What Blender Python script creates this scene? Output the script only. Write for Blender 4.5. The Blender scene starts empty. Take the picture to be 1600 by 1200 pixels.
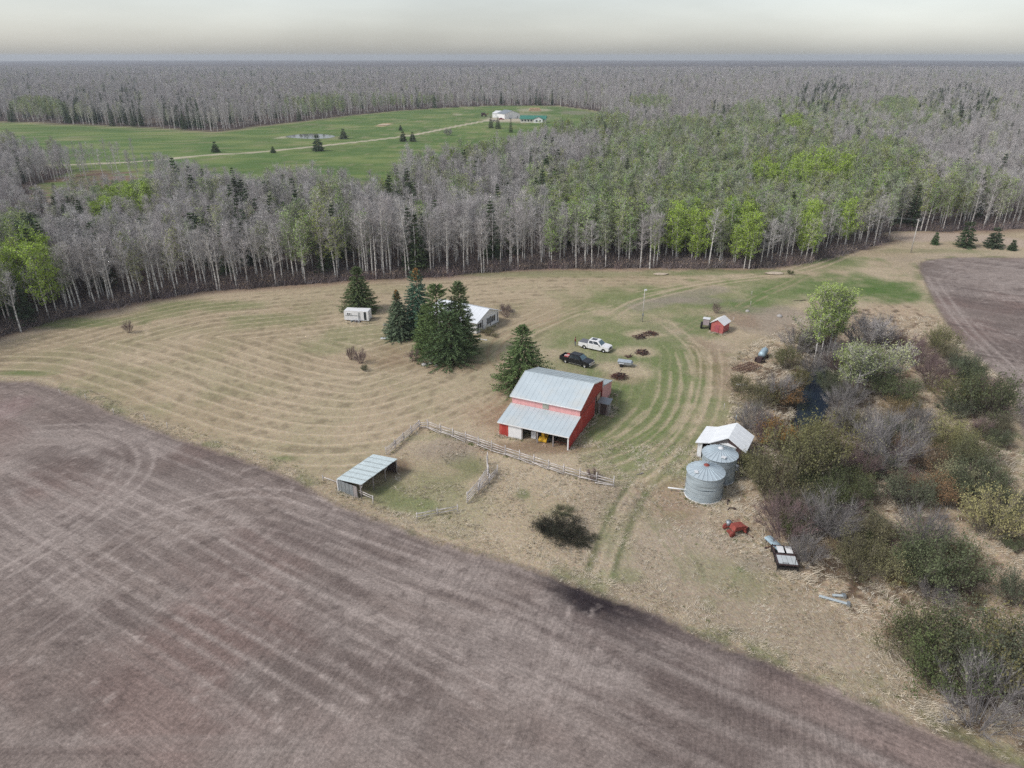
import bpy, math, random
import numpy as np
from math import sin, cos, tan, pi, radians, sqrt, atan2, degrees
from mathutils import Vector, Matrix

random.seed(7); rng = np.random.default_rng(7)
SC = bpy.context.scene
COL = SC.collection
PI = math.pi

# ------------------------------------------------------------------ camera, sky, sun, exposure
CAM_H = 50.0; FOCAL = 1100.0; PITCH = radians(25.0)      # focal length in pixels of the 1600 px wide photograph
cam_d = bpy.data.cameras.new('camera'); cam = bpy.data.objects.new('camera', cam_d); COL.objects.link(cam)
cam.location = (0, 0, CAM_H); cam.rotation_euler = (PI/2-PITCH, 0, 0)
cam_d.sensor_fit = 'HORIZONTAL'; cam_d.sensor_width = 36.0; cam_d.lens = 36.0*FOCAL/1600.0
cam_d.clip_start = 0.5; cam_d.clip_end = 20000.0
SC.camera = cam

SUN_EL = radians(46); SUN_AZ = radians(-112)     # azimuth from +Y towards +X: the soft light comes from the left, a little behind the camera
w = bpy.data.worlds.new("World"); SC.world = w; w.use_nodes = True
wn = w.node_tree.nodes; wl = w.node_tree.links; wn.clear()
sky = wn.new('ShaderNodeTexSky'); sky.sky_type = 'NISHITA'; sky.sun_disc = False
sky.sun_elevation = SUN_EL; sky.sun_rotation = SUN_AZ; sky.air_density = 1.0; sky.dust_density = 1.2; sky.ozone_density = 1.0
hs = wn.new('ShaderNodeHueSaturation'); hs.inputs['Saturation'].default_value = 0.4
bg = wn.new('ShaderNodeBackground'); bg.inputs['Strength'].default_value = 0.13
wo = wn.new('ShaderNodeOutputWorld')
wl.new(sky.outputs[0], hs.inputs['Color'])
wtc = wn.new('ShaderNodeTexCoord'); wmp = wn.new('ShaderNodeMapping'); wmp.inputs['Scale'].default_value = (1, 1, 5); wl.new(wtc.outputs['Generated'], wmp.inputs[0])
wns = wn.new('ShaderNodeTexNoise'); wns.inputs['Scale'].default_value = 2.6; wns.inputs['Detail'].default_value = 7; wl.new(wmp.outputs[0], wns.inputs['Vector'])
wrg = wn.new('ShaderNodeMapRange'); wrg.inputs[1].default_value = .3; wrg.inputs[2].default_value = .7; wrg.inputs[3].default_value = .88; wrg.inputs[4].default_value = 1.12; wl.new(wns.outputs[0], wrg.inputs[0])
wvm = wn.new('ShaderNodeVectorMath'); wvm.operation = 'SCALE'; wl.new(hs.outputs[0], wvm.inputs[0]); wl.new(wrg.outputs[0], wvm.inputs['Scale']); wl.new(wvm.outputs[0], bg.inputs['Color']); wl.new(bg.outputs[0], wo.inputs['Surface'])

sd = bpy.data.lights.new('sun', 'SUN'); sun = bpy.data.objects.new('sun', sd); COL.objects.link(sun)
sd.energy = 1.9; sd.angle = radians(14); sd.color = (1.0, 0.965, 0.92)
sdir = Vector((sin(SUN_AZ)*cos(SUN_EL), cos(SUN_AZ)*cos(SUN_EL), sin(SUN_EL)))
sun.rotation_euler = sdir.to_track_quat('Z', 'Y').to_euler(); sun.location = (0, 0, 120)

SC.view_settings.view_transform = 'Standard'; SC.view_settings.look = 'None'
SC.view_settings.gamma = 1.0; SC.view_settings.use_curve_mapping = False
SC.view_settings.exposure = 0.27
SC.render.engine = 'CYCLES'
SC.cycles.use_denoising = False; SC.cycles.max_bounces = 5; SC.cycles.diffuse_bounces = 2; SC.cycles.glossy_bounces = 2
SC.cycles.transparent_max_bounces = 4; SC.cycles.volume_bounces = 0

# the faint blue haze of the air
hz_m = bpy.data.materials.new('haze'); hz_m.use_nodes = True; hn = hz_m.node_tree.nodes; hn.clear()
pv = hn.new('ShaderNodeVolumePrincipled'); pv.inputs['Color'].default_value = (.80, .86, .95, 1); pv.inputs['Density'].default_value = 0.00013; pv.inputs['Anisotropy'].default_value = 0.1
ho = hn.new('ShaderNodeOutputMaterial'); hz_m.node_tree.links.new(pv.outputs[0], ho.inputs['Volume'])
me = bpy.data.meshes.new('haze'); a_, b_, c_, d_, e_, f_ = -5600, 5600, -300, 9700, -3, 58
me.from_pydata([(x, y, z) for z in (e_, f_) for y in (c_, d_) for x in (a_, b_)], [], [(0, 2, 3, 1), (4, 5, 7, 6), (0, 1, 5, 4), (2, 6, 7, 3), (0, 4, 6, 2), (1, 3, 7, 5)]); me.materials.append(hz_m)
hz = bpy.data.objects.new('haze', me); COL.objects.link(hz); hz['kind'] = 'stuff'

# ------------------------------------------------------------------ photograph pixel -> point in the world
FW = np.array([0, cos(PITCH), -sin(PITCH)]); UP = np.array([0, sin(PITCH), cos(PITCH)]); RT = np.array([1.0, 0, 0])
CP = np.array([0, 0, CAM_H])
def P(x, y, z=0.0):
    d = FOCAL*FW + (x-800)*RT + (600-y)*UP
    p = CP + d*((z-CAM_H)/d[2])
    return Vector((float(p[0]), float(p[1]), float(p[2])))
def proj(x, y, z=0.0):
    dx = np.asarray(x, float); dy = np.asarray(y, float); dz = np.asarray(z, float)-CAM_H
    k = dy*FW[1] + dz*FW[2]
    k = np.where(np.abs(k) < 1e-6, 1e-6, k)
    return 800+FOCAL*dx/k, 600-FOCAL*(dy*UP[1]+dz*UP[2])/k
def height_at(x, y, base):
    d = FOCAL*FW + (x-800)*RT + (600-y)*UP
    return float(CAM_H + d[2]*base.y/d[1])
def mpp(p):          # metres per photograph pixel at a point
    return (p[1]*FW[1] + (-CAM_H)*FW[2])/FOCAL

# ------------------------------------------------------------------ materials
def lin(c):
    return tuple(((v/255.0)/12.92 if v/255.0 <= 0.04045 else ((v/255.0+0.055)/1.055)**2.4) for v in c)
def mat(name, col, rough=0.8, metal=0.0, var=0.15, scale=1.5, bump=0.0, bscale=20, stretch=None, objvar=0.0, hvar=0.0, tint=None, spec=0.3, transl=0.0):
    m = bpy.data.materials.new(name); m.use_nodes = True
    nt = m.node_tree; N = nt.nodes; L = nt.links
    b = N['Principled BSDF']; b.inputs['Roughness'].default_value = rough; b.inputs['Metallic'].default_value = metal
    b.inputs['Specular IOR Level'].default_value = spec
    rgb = N.new('ShaderNodeRGB'); rgb.outputs[0].default_value = (*col, 1)
    out = rgb.outputs[0]
    tc = N.new('ShaderNodeTexCoord'); vec = tc.outputs['Object']
    if stretch:
        mp = N.new('ShaderNodeMapping'); mp.inputs['Scale'].default_value = stretch; L.new(vec, mp.inputs[0]); vec = mp.outputs[0]
    if tint:
        n2 = N.new('ShaderNodeTexNoise'); n2.inputs['Scale'].default_value = scale*0.6; n2.inputs['Detail'].default_value = 3; L.new(vec, n2.inputs['Vector'])
        r2 = N.new('ShaderNodeMapRange'); r2.inputs[1].default_value = 0.48; r2.inputs[2].default_value = 0.66; L.new(n2.outputs[0], r2.inputs[0])
        mx = N.new('ShaderNodeMix'); mx.data_type = 'RGBA'; L.new(r2.outputs[0], mx.inputs[0]); L.new(out, mx.inputs[6]); mx.inputs[7].default_value = (*tint, 1); out = mx.outputs[2]
    if var:
        n = N.new('ShaderNodeTexNoise'); n.inputs['Scale'].default_value = scale; n.inputs['Detail'].default_value = 5; L.new(vec, n.inputs['Vector'])
        r = N.new('ShaderNodeMapRange'); r.inputs[1].default_value = 0.3; r.inputs[2].default_value = 0.7
        r.inputs[3].default_value = 1-var; r.inputs[4].default_value = 1+var; L.new(n.outputs[0], r.inputs[0])
        v = N.new('ShaderNodeVectorMath'); v.operation = 'SCALE'; L.new(out, v.inputs[0]); L.new(r.outputs[0], v.inputs['Scale']); out = v.outputs[0]
    if objvar or hvar:
        oi = N.new('ShaderNodeObjectInfo')
        h = N.new('ShaderNodeHueSaturation'); L.new(out, h.inputs['Color'])
        if objvar:
            r = N.new('ShaderNodeMapRange'); r.inputs[3].default_value = 1-objvar; r.inputs[4].default_value = 1+objvar
            L.new(oi.outputs['Random'], r.inputs[0]); L.new(r.outputs[0], h.inputs['Value'])
        if hvar:
            ml = N.new('ShaderNodeMath'); ml.operation = 'MULTIPLY'; ml.inputs[1].default_value = 7.31; L.new(oi.outputs['Random'], ml.inputs[0])
            fr = N.new('ShaderNodeMath'); fr.operation = 'FRACT'; L.new(ml.outputs[0], fr.inputs[0])
            r = N.new('ShaderNodeMapRange'); r.inputs[3].default_value = 0.5-hvar; r.inputs[4].default_value = 0.5+hvar
            L.new(fr.outputs[0], r.inputs[0]); L.new(r.outputs[0], h.inputs['Hue'])
            ml2 = N.new('ShaderNodeMath'); ml2.operation = 'MULTIPLY'; ml2.inputs[1].default_value = 13.7; L.new(oi.outputs['Random'], ml2.inputs[0])
            fr2 = N.new('ShaderNodeMath'); fr2.operation = 'FRACT'; L.new(ml2.outputs[0], fr2.inputs[0])
            r = N.new('ShaderNodeMapRange'); r.inputs[3].default_value = 0.65; r.inputs[4].default_value = 1.15
            L.new(fr2.outputs[0], r.inputs[0]); L.new(r.outputs[0], h.inputs['Saturation'])
        out = h.outputs[0]
    L.new(out, b.inputs['Base Color'])
    if bump:
        n = N.new('ShaderNodeTexNoise'); n.inputs['Scale'].default_value = bscale; n.inputs['Detail'].default_value = 4; L.new(vec, n.inputs['Vector'])
        bp = N.new('ShaderNodeBump'); bp.inputs['Strength'].default_value = bump; bp.inputs['Distance'].default_value = 0.05
        L.new(n.outputs[0], bp.inputs['Height']); L.new(bp.outputs[0], b.inputs['Normal'])
    return m

# ------------------------------------------------------------------ mesh builder
class MB:
    def __init__(s): s.v = []; s.f = []; s.m = []; s.smooth = []
    def add(s, vs, fs, mi=0, sm=False):
        o = len(s.v); s.v.extend([tuple(v) for v in vs])
        for f in fs: s.f.append(tuple(i+o for i in f)); s.m.append(mi); s.smooth.append(sm)
        return s
    def box(s, c, d, rz=0, mi=0, R=None):
        hx, hy, hz = d[0]/2, d[1]/2, d[2]/2
        pts = [Vector((a*hx, b*hy, e*hz)) for e in (-1, 1) for b in (-1, 1) for a in (-1, 1)]
        M = R if R is not None else Matrix.Rotation(rz, 3, 'Z')
        c = Vector(c); pts = [M @ p + c for p in pts]
        return s.add(pts, [(0, 2, 3, 1), (4, 5, 7, 6), (0, 1, 5, 4), (2, 6, 7, 3), (0, 4, 6, 2), (1, 3, 7, 5)], mi)
    def beam(s, a, b, wd, ht, mi=0):
        a = Vector(a); b = Vector(b); d = b-a; q = d.to_track_quat('X', 'Z').to_matrix()
        return s.box((a+b)/2, (d.length, wd, ht), mi=mi, R=q)
    def tube(s, pts, rad, n=6, mi=0, sm=True, cap=True):
        pts = [Vector(p) for p in pts]; vs = []; fs = []
        if not hasattr(rad, '__len__'): rad = [rad]*len(pts)
        for i, p in enumerate(pts):
            d = (pts[min(i+1, len(pts)-1)]-pts[max(i-1, 0)])
            if d.length < 1e-9: d = Vector((0, 0, 1))
            q = d.to_track_quat('Z', 'Y').to_matrix()
            for k in range(n):
                a = 2*PI*k/n; vs.append(p + q @ Vector((rad[i]*cos(a), rad[i]*sin(a), 0)))
        for i in range(len(pts)-1):
            for k in range(n):
                k2 = (k+1) % n; fs.append((i*n+k, i*n+k2, (i+1)*n+k2, (i+1)*n+k))
        if cap: fs.append(tuple(range(n-1, -1, -1))); fs.append(tuple((len(pts)-1)*n+k for k in range(n)))
        return s.add(vs, fs, mi, sm)
    def lathe(s, prof, c=(0, 0, 0), n=32, mi=0, sm=True, R=None):
        vs = []; fs = []; c = Vector(c)
        for (r, z) in prof:
            for k in range(n):
                a = 2*PI*k/n; p = Vector((r*cos(a), r*sin(a), z))
                vs.append((R @ p if R is not None else p)+c)
        for i in range(len(prof)-1):
            for k in range(n):
                k2 = (k+1) % n; fs.append((i*n+k, i*n+k2, (i+1)*n+k2, (i+1)*n+k))
        return s.add(vs, fs, mi, sm)
    def prism(s, poly, y0, y1, mi=0, ax='y'):
        n = len(poly)
        if ax == 'y': vs = [(x, y0, z) for x, z in poly]+[(x, y1, z) for x, z in poly]
        elif ax == 'x': vs = [(y0, x, z) for x, z in poly]+[(y1, x, z) for x, z in poly]
        else: vs = [(x, z, y0) for x, z in poly]+[(x, z, y1) for x, z in poly]
        fs = [tuple(range(n)), tuple(range(2*n-1, n-1, -1))]+[(i, i+n, (i+1) % n+n, (i+1) % n) for i in range(n)]
        return s.add(vs, fs, mi)
    def slab(s, pts, t, mi=0):      # quad/polygon given by its top corners, thickness t downwards
        n = len(pts); pts = [Vector(p) for p in pts]; lo = [p-Vector((0, 0, t)) for p in pts]
        fs = [tuple(range(n)), tuple(range(2*n-1, n-1, -1))]+[(i, i+n, (i+1) % n+n, (i+1) % n) for i in range(n)]
        return s.add(pts+lo, fs, mi)
    def ellipsoid(s, c, r, nu=10, nv=7, mi=0, R=None):
        vs = []; fs = []; c = Vector(c)
        for i in range(nv+1):
            t = PI*i/nv
            for k in range(nu):
                a = 2*PI*k/nu; p = Vector((r[0]*sin(t)*cos(a), r[1]*sin(t)*sin(a), r[2]*cos(t)))
                vs.append((R @ p if R is not None else p)+c)
        for i in range(nv):
            for k in range(nu):
                k2 = (k+1) % nu; fs.append((i*nu+k, (i+1)*nu+k, (i+1)*nu+k2, i*nu+k2))
        return s.add(vs, fs, mi, True)
    def mesh(s, name, mats):
        me = bpy.data.meshes.new(name); me.from_pydata(s.v, [], s.f)
        for m in (mats if isinstance(mats, (list, tuple)) else [mats]): me.materials.append(m)
        me.polygons.foreach_set('material_index', s.m); me.polygons.foreach_set('use_smooth', s.smooth)
        me.update(); return me

def link(name, me, parent=None, loc=None, rz=None):
    o = bpy.data.objects.new(name, me); COL.objects.link(o)
    if parent is not None: o.parent = parent
    if loc is not None: o.location = loc
    if rz is not None: o.rotation_euler = (0, 0, rz)
    return o
def tag(o, label=None, cat=None, group=None, kind=None):
    if label: o['label'] = label
    if cat: o['category'] = cat
    if group: o['group'] = group
    if kind: o['kind'] = kind
    return o
def thing(name, label, cat, loc=(0, 0, 0), rz=0, group=None):
    o = bpy.data.objects.new(name, None); COL.objects.link(o); o.location = loc; o.rotation_euler = (0, 0, rz)
    o.empty_display_size = 0.3
    return tag(o, label, cat, group)
def part(name, mb, parent, m, label=None, kind=None):
    o = link(name, mb.mesh(name, m) if isinstance(mb, MB) else mb, parent)
    if label: o['label'] = label
    if kind: o['kind'] = kind
    return o
def one(name, mb, m, label, cat, loc=(0, 0, 0), rz=0, group=None):
    return tag(link(name, mb.mesh(name, m), None, loc, rz), label, cat, group)
def copy_tree(src, parent=None):
    c = src.copy(); COL.objects.link(c); c.parent = parent
    for ch in src.children: copy_tree(ch, c)
    return c
def soup(name, V, F3, mi, mats, smooth=False):        # numpy triangle soup -> mesh
    me = bpy.data.meshes.new(name); nv = len(V); nf = len(F3)
    me.vertices.add(nv); me.vertices.foreach_set('co', np.asarray(V, np.float32).ravel())
    me.loops.add(nf*3); me.loops.foreach_set('vertex_index', np.asarray(F3, np.int32).ravel())
    me.polygons.add(nf); me.polygons.foreach_set('loop_start', np.arange(0, nf*3, 3, dtype=np.int32))
    me.polygons.foreach_set('material_index', np.asarray(mi, np.int32))
    if smooth: me.polygons.foreach_set('use_smooth', np.ones(nf, bool))
    for m in mats: me.materials.append(m)
    me.update(calc_edges=True); return me
def scatter(name, pts, idx, rot, scl, protos):        # one stuff object: meshes instanced on points by geometry nodes
    me = bpy.data.meshes.new(name); me.vertices.add(len(pts)); me.vertices.foreach_set('co', np.asarray(pts, np.float32).ravel())
    for nm, ty, dat in (('vi', 'INT', idx), ('vr', 'FLOAT', rot)):
        a = me.attributes.new(nm, ty, 'POINT'); a.data.foreach_set('value', np.asarray(dat, np.int32 if ty == 'INT' else np.float32))
    a = me.attributes.new('vs', 'FLOAT_VECTOR', 'POINT'); a.data.foreach_set('vector', np.asarray(scl, np.float32).ravel())
    o = link(name, me); o['kind'] = 'stuff'
    ng = bpy.data.node_groups.new(name+'_nodes', 'GeometryNodeTree')
    ng.interface.new_socket('Geometry', in_out='INPUT', socket_type='NodeSocketGeometry')
    ng.interface.new_socket('Geometry', in_out='OUTPUT', socket_type='NodeSocketGeometry')
    N = ng.nodes; L = ng.links
    gi = N.new('NodeGroupInput'); go = N.new('NodeGroupOutput'); jg = N.new('GeometryNodeJoinGeometry')
    for i, pm in enumerate(protos):
        po = bpy.data.objects.new(name+'_source', pm)
        oi = N.new('GeometryNodeObjectInfo'); oi.inputs['Object'].default_value = po
        ip = N.new('GeometryNodeInstanceOnPoints')
        na = N.new('GeometryNodeInputNamedAttribute'); na.data_type = 'INT'; na.inputs['Name'].default_value = 'vi'
        cm = N.new('FunctionNodeCompare'); cm.data_type = 'INT'; cm.operation = 'EQUAL'; cm.inputs['B'].default_value = 0
        sk = [s for s in cm.inputs if s.type == 'INT']; L.new(na.outputs['Attribute'], sk[0]); sk[1].default_value = i
        L.new(cm.outputs[0], ip.inputs['Selection'])
        nr = N.new('GeometryNodeInputNamedAttribute'); nr.data_type = 'FLOAT'; nr.inputs['Name'].default_value = 'vr'
        cx = N.new('ShaderNodeCombineXYZ'); L.new(nr.outputs['Attribute'], cx.inputs['Z']); L.new(cx.outputs[0], ip.inputs['Rotation'])
        ns = N.new('GeometryNodeInputNamedAttribute'); ns.data_type = 'FLOAT_VECTOR'; ns.inputs['Name'].default_value = 'vs'
        L.new(ns.outputs['Attribute'], ip.inputs['Scale'])
        L.new(gi.outputs[0], ip.inputs['Points']); L.new(oi.outputs['Geometry'], ip.inputs['Instance']); L.new(ip.outputs[0], jg.inputs[0])
    L.new(jg.outputs[0], go.inputs[0])
    md = o.modifiers.new('scatter', 'NODES'); md.node_group = ng
    return o
# ------------------------------------------------------------------ noise and region helpers
def hash2(ix, iy, s):
    h = (ix.astype(np.int64)*374761393 + iy.astype(np.int64)*668265263 + s*974711) & 0x7fffffff
    h = ((h ^ (h >> 13))*1274126177) & 0x7fffffff
    return ((h ^ (h >> 16)) & 0xffff)/65535.0
def vnoise(x, y, s=0):
    ix = np.floor(x); iy = np.floor(y); fx = x-ix; fy = y-iy; fx = fx*fx*(3-2*fx); fy = fy*fy*(3-2*fy)
    a = hash2(ix, iy, s); b = hash2(ix+1, iy, s); c = hash2(ix, iy+1, s); d = hash2(ix+1, iy+1, s)
    return (a*(1-fx)+b*fx)*(1-fy)+(c*(1-fx)+d*fx)*fy
def fbm(x, y, o=4, s=0):
    t = 0; a = 0.5; n = 0
    for i in range(o): t = t+a*vnoise(x*2**i, y*2**i, s+i*17); n += a; a *= 0.5
    return t/n
def smooth(a, b, x):
    t = np.clip((x-a)/(b-a), 0, 1); return t*t*(3-2*t)
def inside(poly, x, y):
    c = np.zeros(np.shape(x), bool); n = len(poly)
    for i in range(n):
        x0, y0 = poly[i]; x1, y1 = poly[(i+1) % n]
        if y0 == y1: continue
        k = ((y0 > y) != (y1 > y)) & (x < (x1-x0)*(y-y0)/(y1-y0)+x0); c ^= k
    return c
def wpts(px): return [(P(a, b).x, P(a, b).y) for a, b in px]
def crom(pts, n=5, closed=False):
    m = len(pts); out = []
    for i in range(m if closed else m-1):
        g = lambda k: np.array(pts[k % m] if closed else pts[min(max(k, 0), m-1)], float)
        p0, p1, p2, p3 = g(i-1), g(i), g(i+1), g(i+2)
        for j in range(n):
            t = j/n; out.append(tuple(0.5*((2*p1)+(-p0+p2)*t+(2*p0-5*p1+4*p2-p3)*t*t+(-p0+3*p1-3*p2+p3)*t**3)))
    if not closed: out.append(tuple(pts[-1]))
    return out
def pdist(line, x, y, reach=1e9):      # distance to a polyline (inf beyond reach)
    d = np.full(np.shape(x), 1e9)
    for (x0, y0), (x1, y1) in zip(line[:-1], line[1:]):
        if reach < 1e8:
            k = np.nonzero((x > min(x0, x1)-reach) & (x < max(x0, x1)+reach) & (y > min(y0, y1)-reach) & (y < max(y0, y1)+reach))[0]
            if len(k) == 0: continue
            xx = x[k]; yy = y[k]
        else: k = slice(None); xx = x; yy = y
        dx = x1-x0; dy = y1-y0; l2 = dx*dx+dy*dy+1e-9
        t = np.clip(((xx-x0)*dx+(yy-y0)*dy)/l2, 0, 1)
        d[k] = np.minimum(d[k], np.hypot(xx-x0-t*dx, yy-y0-t*dy))
    return d
def offset(line, o):
    a = np.array(line, float); t = np.gradient(a, axis=0); t /= np.linalg.norm(t, axis=1)[:, None]+1e-9
    return [tuple(q) for q in a+np.stack([-t[:, 1], t[:, 0]], 1)*o]
def wheels(line, sp, x, y, reach):
    if not sp: return pdist(line, x, y, reach)
    return np.minimum(pdist(offset(line, sp/2), x, y, reach), pdist(offset(line, -sp/2), x, y, reach))
def sdist(poly, x, y):                  # signed distance, positive inside
    d = pdist(list(poly)+[poly[0]], x, y); return np.where(inside(poly, x, y), d, -d)
def blob(x, y, cx, cy, rx, ry, s, soft=0.6, nz=0.6):      # soft uneven patch given by pixel centre and radii
    c = P(cx, cy); m = mpp(c); a = rx*m; b = abs(P(cx, cy-ry).y-P(cx, cy+ry).y)/2
    r = np.hypot((x-c.x)/a, (y-c.y)/b) + nz*(fbm(x/4.0, y/4.0, 4, s)-0.5)*2
    return 1-smooth(1-soft, 1+soft*0.4, r)

# ------------------------------------------------------------------ outlines read off the photograph (pixels of the ground)
EDGE_PX = [(-900, 900), (-400, 665), (-150, 578), (0, 524), (100, 497), (230, 469), (320, 455), (470, 445), (560, 437), (700, 431), (830, 420), (950, 419),
           (1060, 418), (1180, 420), (1250, 413), (1320, 396), (1400, 375), (1440, 363), (1600, 357), (1900, 352), (2600, 340)]
FIELD_PX = [(-900, 560), (-300, 590), (0, 597), (60, 600), (130, 624), (200, 656), (300, 693), (400, 726), (470, 757), (520, 787), (600, 817), (660, 842),
            (740, 864), (830, 890), (900, 917), (1000, 952), (1100, 998), (1240, 1052), (1400, 1120), (1700, 1250), (2400, 1500), (2400, 2000), (-900, 2000)]
FIELD2_PX = [(1437, 416), (1445, 409), (1480, 404), (1540, 403), (1700, 406), (2300, 420), (2600, 900), (1900, 900), (1640, 790), (1604, 690), (1592, 640), (1578, 602),
             (1530, 562), (1490, 521), (1462, 474), (1446, 440)]
HAY_PX = [(-250, 610), (-60, 592), (20, 590), (60, 593), (130, 614), (200, 643), (300, 680), (400, 712), (470, 738), (540, 745), (600, 706), (655, 662), (700, 668), (775, 640), (800, 560),
          (880, 520), (960, 470), (1080, 452), (1180, 440), (1100, 432), (960, 428), (830, 429), (700, 438), (560, 444), (470, 452), (330, 463), (240, 478), (120, 506), (0, 536), (-250, 610)]
PAST_PX = [(-900, 215), (-300, 198), (0, 190), (130, 195), (250, 200), (330, 207), (400, 198), (470, 190), (540, 181), (620, 173), (700, 168), (770, 165), (870, 165), (925, 172),
           (952, 180), (940, 198), (900, 226), (850, 236), (780, 262), (700, 290), (640, 298), (600, 338), (545, 345), (500, 330), (440, 321), (350, 318), (250, 316), (190, 300), (150, 305),
           (60, 312), (35, 296), (75, 283), (110, 266), (60, 262), (0, 240), (-300, 250), (-900, 270)]
CLEAR_PX = [(30, 312), (60, 287), (110, 268), (200, 262), (215, 278), (170, 300), (100, 318), (45, 328)]
MARSH_PX = [(1150, 640), (1150, 560), (1200, 530), (1260, 500), (1330, 480), (1420, 478), (1480, 500), (1525, 560), (1572, 605), (1588, 650), (1600, 760), (1640, 900), (1700, 1100), (1800, 1400), (1500, 1200),
            (1400, 1060), (1370, 1000), (1300, 930), (1230, 900), (1190, 850), (1150, 790), (1170, 720), (1140, 690)]
POND_PX = [(1238, 664), (1250, 674), (1272, 668), (1290, 650), (1300, 622), (1296, 590), (1284, 572), (1266, 576), (1258, 596), (1244, 615), (1242, 640)]
FARPOND_PX = [(436, 214), (450, 211), (480, 208), (510, 209), (531, 213), (520, 217), (490, 218), (460, 217)]
EX, EY = zip(*EDGE_PX)
FIELD_W = crom(wpts(FIELD_PX)[:-3], 4)+wpts(FIELD_PX[-3:])
FIELD2_W = crom(wpts(FIELD2_PX), 4, True)
HAY_W = crom(wpts(HAY_PX[:-1]), 3, True)
MARSH_W = wpts(MARSH_PX); POND_W = crom(wpts(POND_PX), 4, True)
DRIVE_W = crom(wpts([(-60, 262), (100, 258), (220, 252), (330, 242), (400, 238), (500, 228), (600, 217), (650, 210), (720, 196), (765, 188), (800, 184)]), 4)
GRAVEL_W = crom(wpts([(1420, 371), (1450, 371), (1500, 371), (1560, 375), (1620, 383), (1800, 396)]), 4)
PLANT_W = [wpts(PAST_PX), wpts(CLEAR_PX)]
def is_forest(x, y):
    a, b = proj(x, y)
    f = (b < np.interp(a, EX, EY)) & (b > 87.5)
    f &= ~inside(PAST_PX, a, b) & ~inside(CLEAR_PX, a, b)
    k = pdist(GRAVEL_W, x, y, 12); f &= k > 8
    return f
# the two lone rows of thin trees stand on the pasture's rim at the left: sparse

# ------------------------------------------------------------------ the ground sheet
def lines(segs):
    out = [segs[0][0]]
    for a, b, st in segs:
        n = max(1, int(round((b-a)/st))); out += list(np.linspace(a, b, n+1)[1:])
    return np.array(out)
def grow(a, b, st, k):
    out = []; x = a
    while x < b: st *= k; x += st; out.append(x)
    return out
gy = list(lines([(14, 30, .8), (30, 75, .27), (75, 120, .36), (120, 200, .55)])); gy += grow(200, 9000, .6, 1.022)
gx = list(lines([(-75, -55, .6), (-55, 62, .33), (62, 100, .55)])); gr = grow(100, 5000, .6, 1.05); gl = grow(75, 5000, .6, 1.05)
gx = [-v for v in gl[::-1]]+gx+gr
gx = np.array(gx); gy = np.array(gy); NX, NY = len(gx), len(gy)
X, Y = np.meshgrid(gx, gy); X = X.ravel(); Y = Y.ravel()
PXX, PXY = proj(X, Y)
near = Y < 330
def field(fn, default=0.0, sel=None):
    out = np.full(X.shape, float(default)); s = near if sel is None else sel; out[s] = fn(X[s], Y[s]); return out

STRAW = np.array(lin((192, 175, 149))); STRAW2 = np.array(lin((167, 151, 125))); GREEN = np.array(lin((118, 130, 84))); GREEN2 = np.array(lin((92, 118, 62)))
SOIL = np.array(lin((139, 126, 119))); SOILD = np.array(lin((101, 89, 85))); SOILL = np.array(lin((160, 148, 141))); WET = np.array(lin((44, 38, 42)))
FLOOR = np.array(lin((84, 72, 68))); TAN = np.array(lin((180, 160, 136))); PAST = np.array(lin((94, 118, 66))); PAST2 = np.array(lin((132, 142, 88)))
GRAV = np.array(lin((196, 184, 164))); BROWN = np.array(lin((132, 108, 88))); GREYG = np.array(lin((150, 138, 128)))
C = np.zeros((len(X), 3)); Z = np.zeros(len(X))
def mix(colr, m):
    global C
    m = np.clip(m, 0, 1)[:, None]; C = C*(1-m)+colr*m
n1 = fbm(X/9, Y/9, 5, 1); n2 = fbm(X/2.2, Y/2.2, 4, 5); n3 = fbm(X/30, Y/30, 4, 9); nf = fbm(X/0.8, Y/0.8, 3, 21)
# base: rough straw grass
C[:] = STRAW*0.93; mix(STRAW2, smooth(.4, .65, n1)*.5); mix(GREYG, smooth(.5, .7, n3)*.35); mix(GREEN, smooth(.62, .78, fbm(X/5, Y/5, 4, 31))*.3)
# far pasture
fo = is_forest(X, Y)
inp = inside(PAST_PX, PXX, PXY)
pm = inp.astype(float); mix(PAST, pm); mix(PAST2, pm*smooth(.40, .66, fbm(X/22, Y/9, 5, 3))*.7); mix(STRAW2*.95, pm*smooth(.60, .72, fbm(X/9, Y/5, 4, 303))*.4); mix(PAST*.8, pm*smooth(.5, .7, fbm(X/60, Y/25, 3, 44))*.5)
mix(TAN, pm*smooth(12, 0, pdist(wpts(PAST_PX[:15]), X, Y, 20)+10*n2-5)*.5)
mix(np.array(lin((128, 106, 92))), inside(CLEAR_PX, PXX, PXY)*smooth(.35, .6, fbm(X/7, Y/7, 4, 8)))
# forest floor
fs = fo.astype(float)
mix(FLOOR, fs); mix(FLOOR*.6, fs*smooth(.45, .7, n1)*.6); mix(STRAW2*.8, fs*smooth(.6, .75, fbm(X/3, Y/3, 3, 77))*.4)
edge_d = np.interp(PXX, EX, EY)-PXY
mix(np.array(lin((138, 112, 98))), (1-fs)*smooth(-9, -1, edge_d)*(edge_d < 0)*.6)
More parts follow.
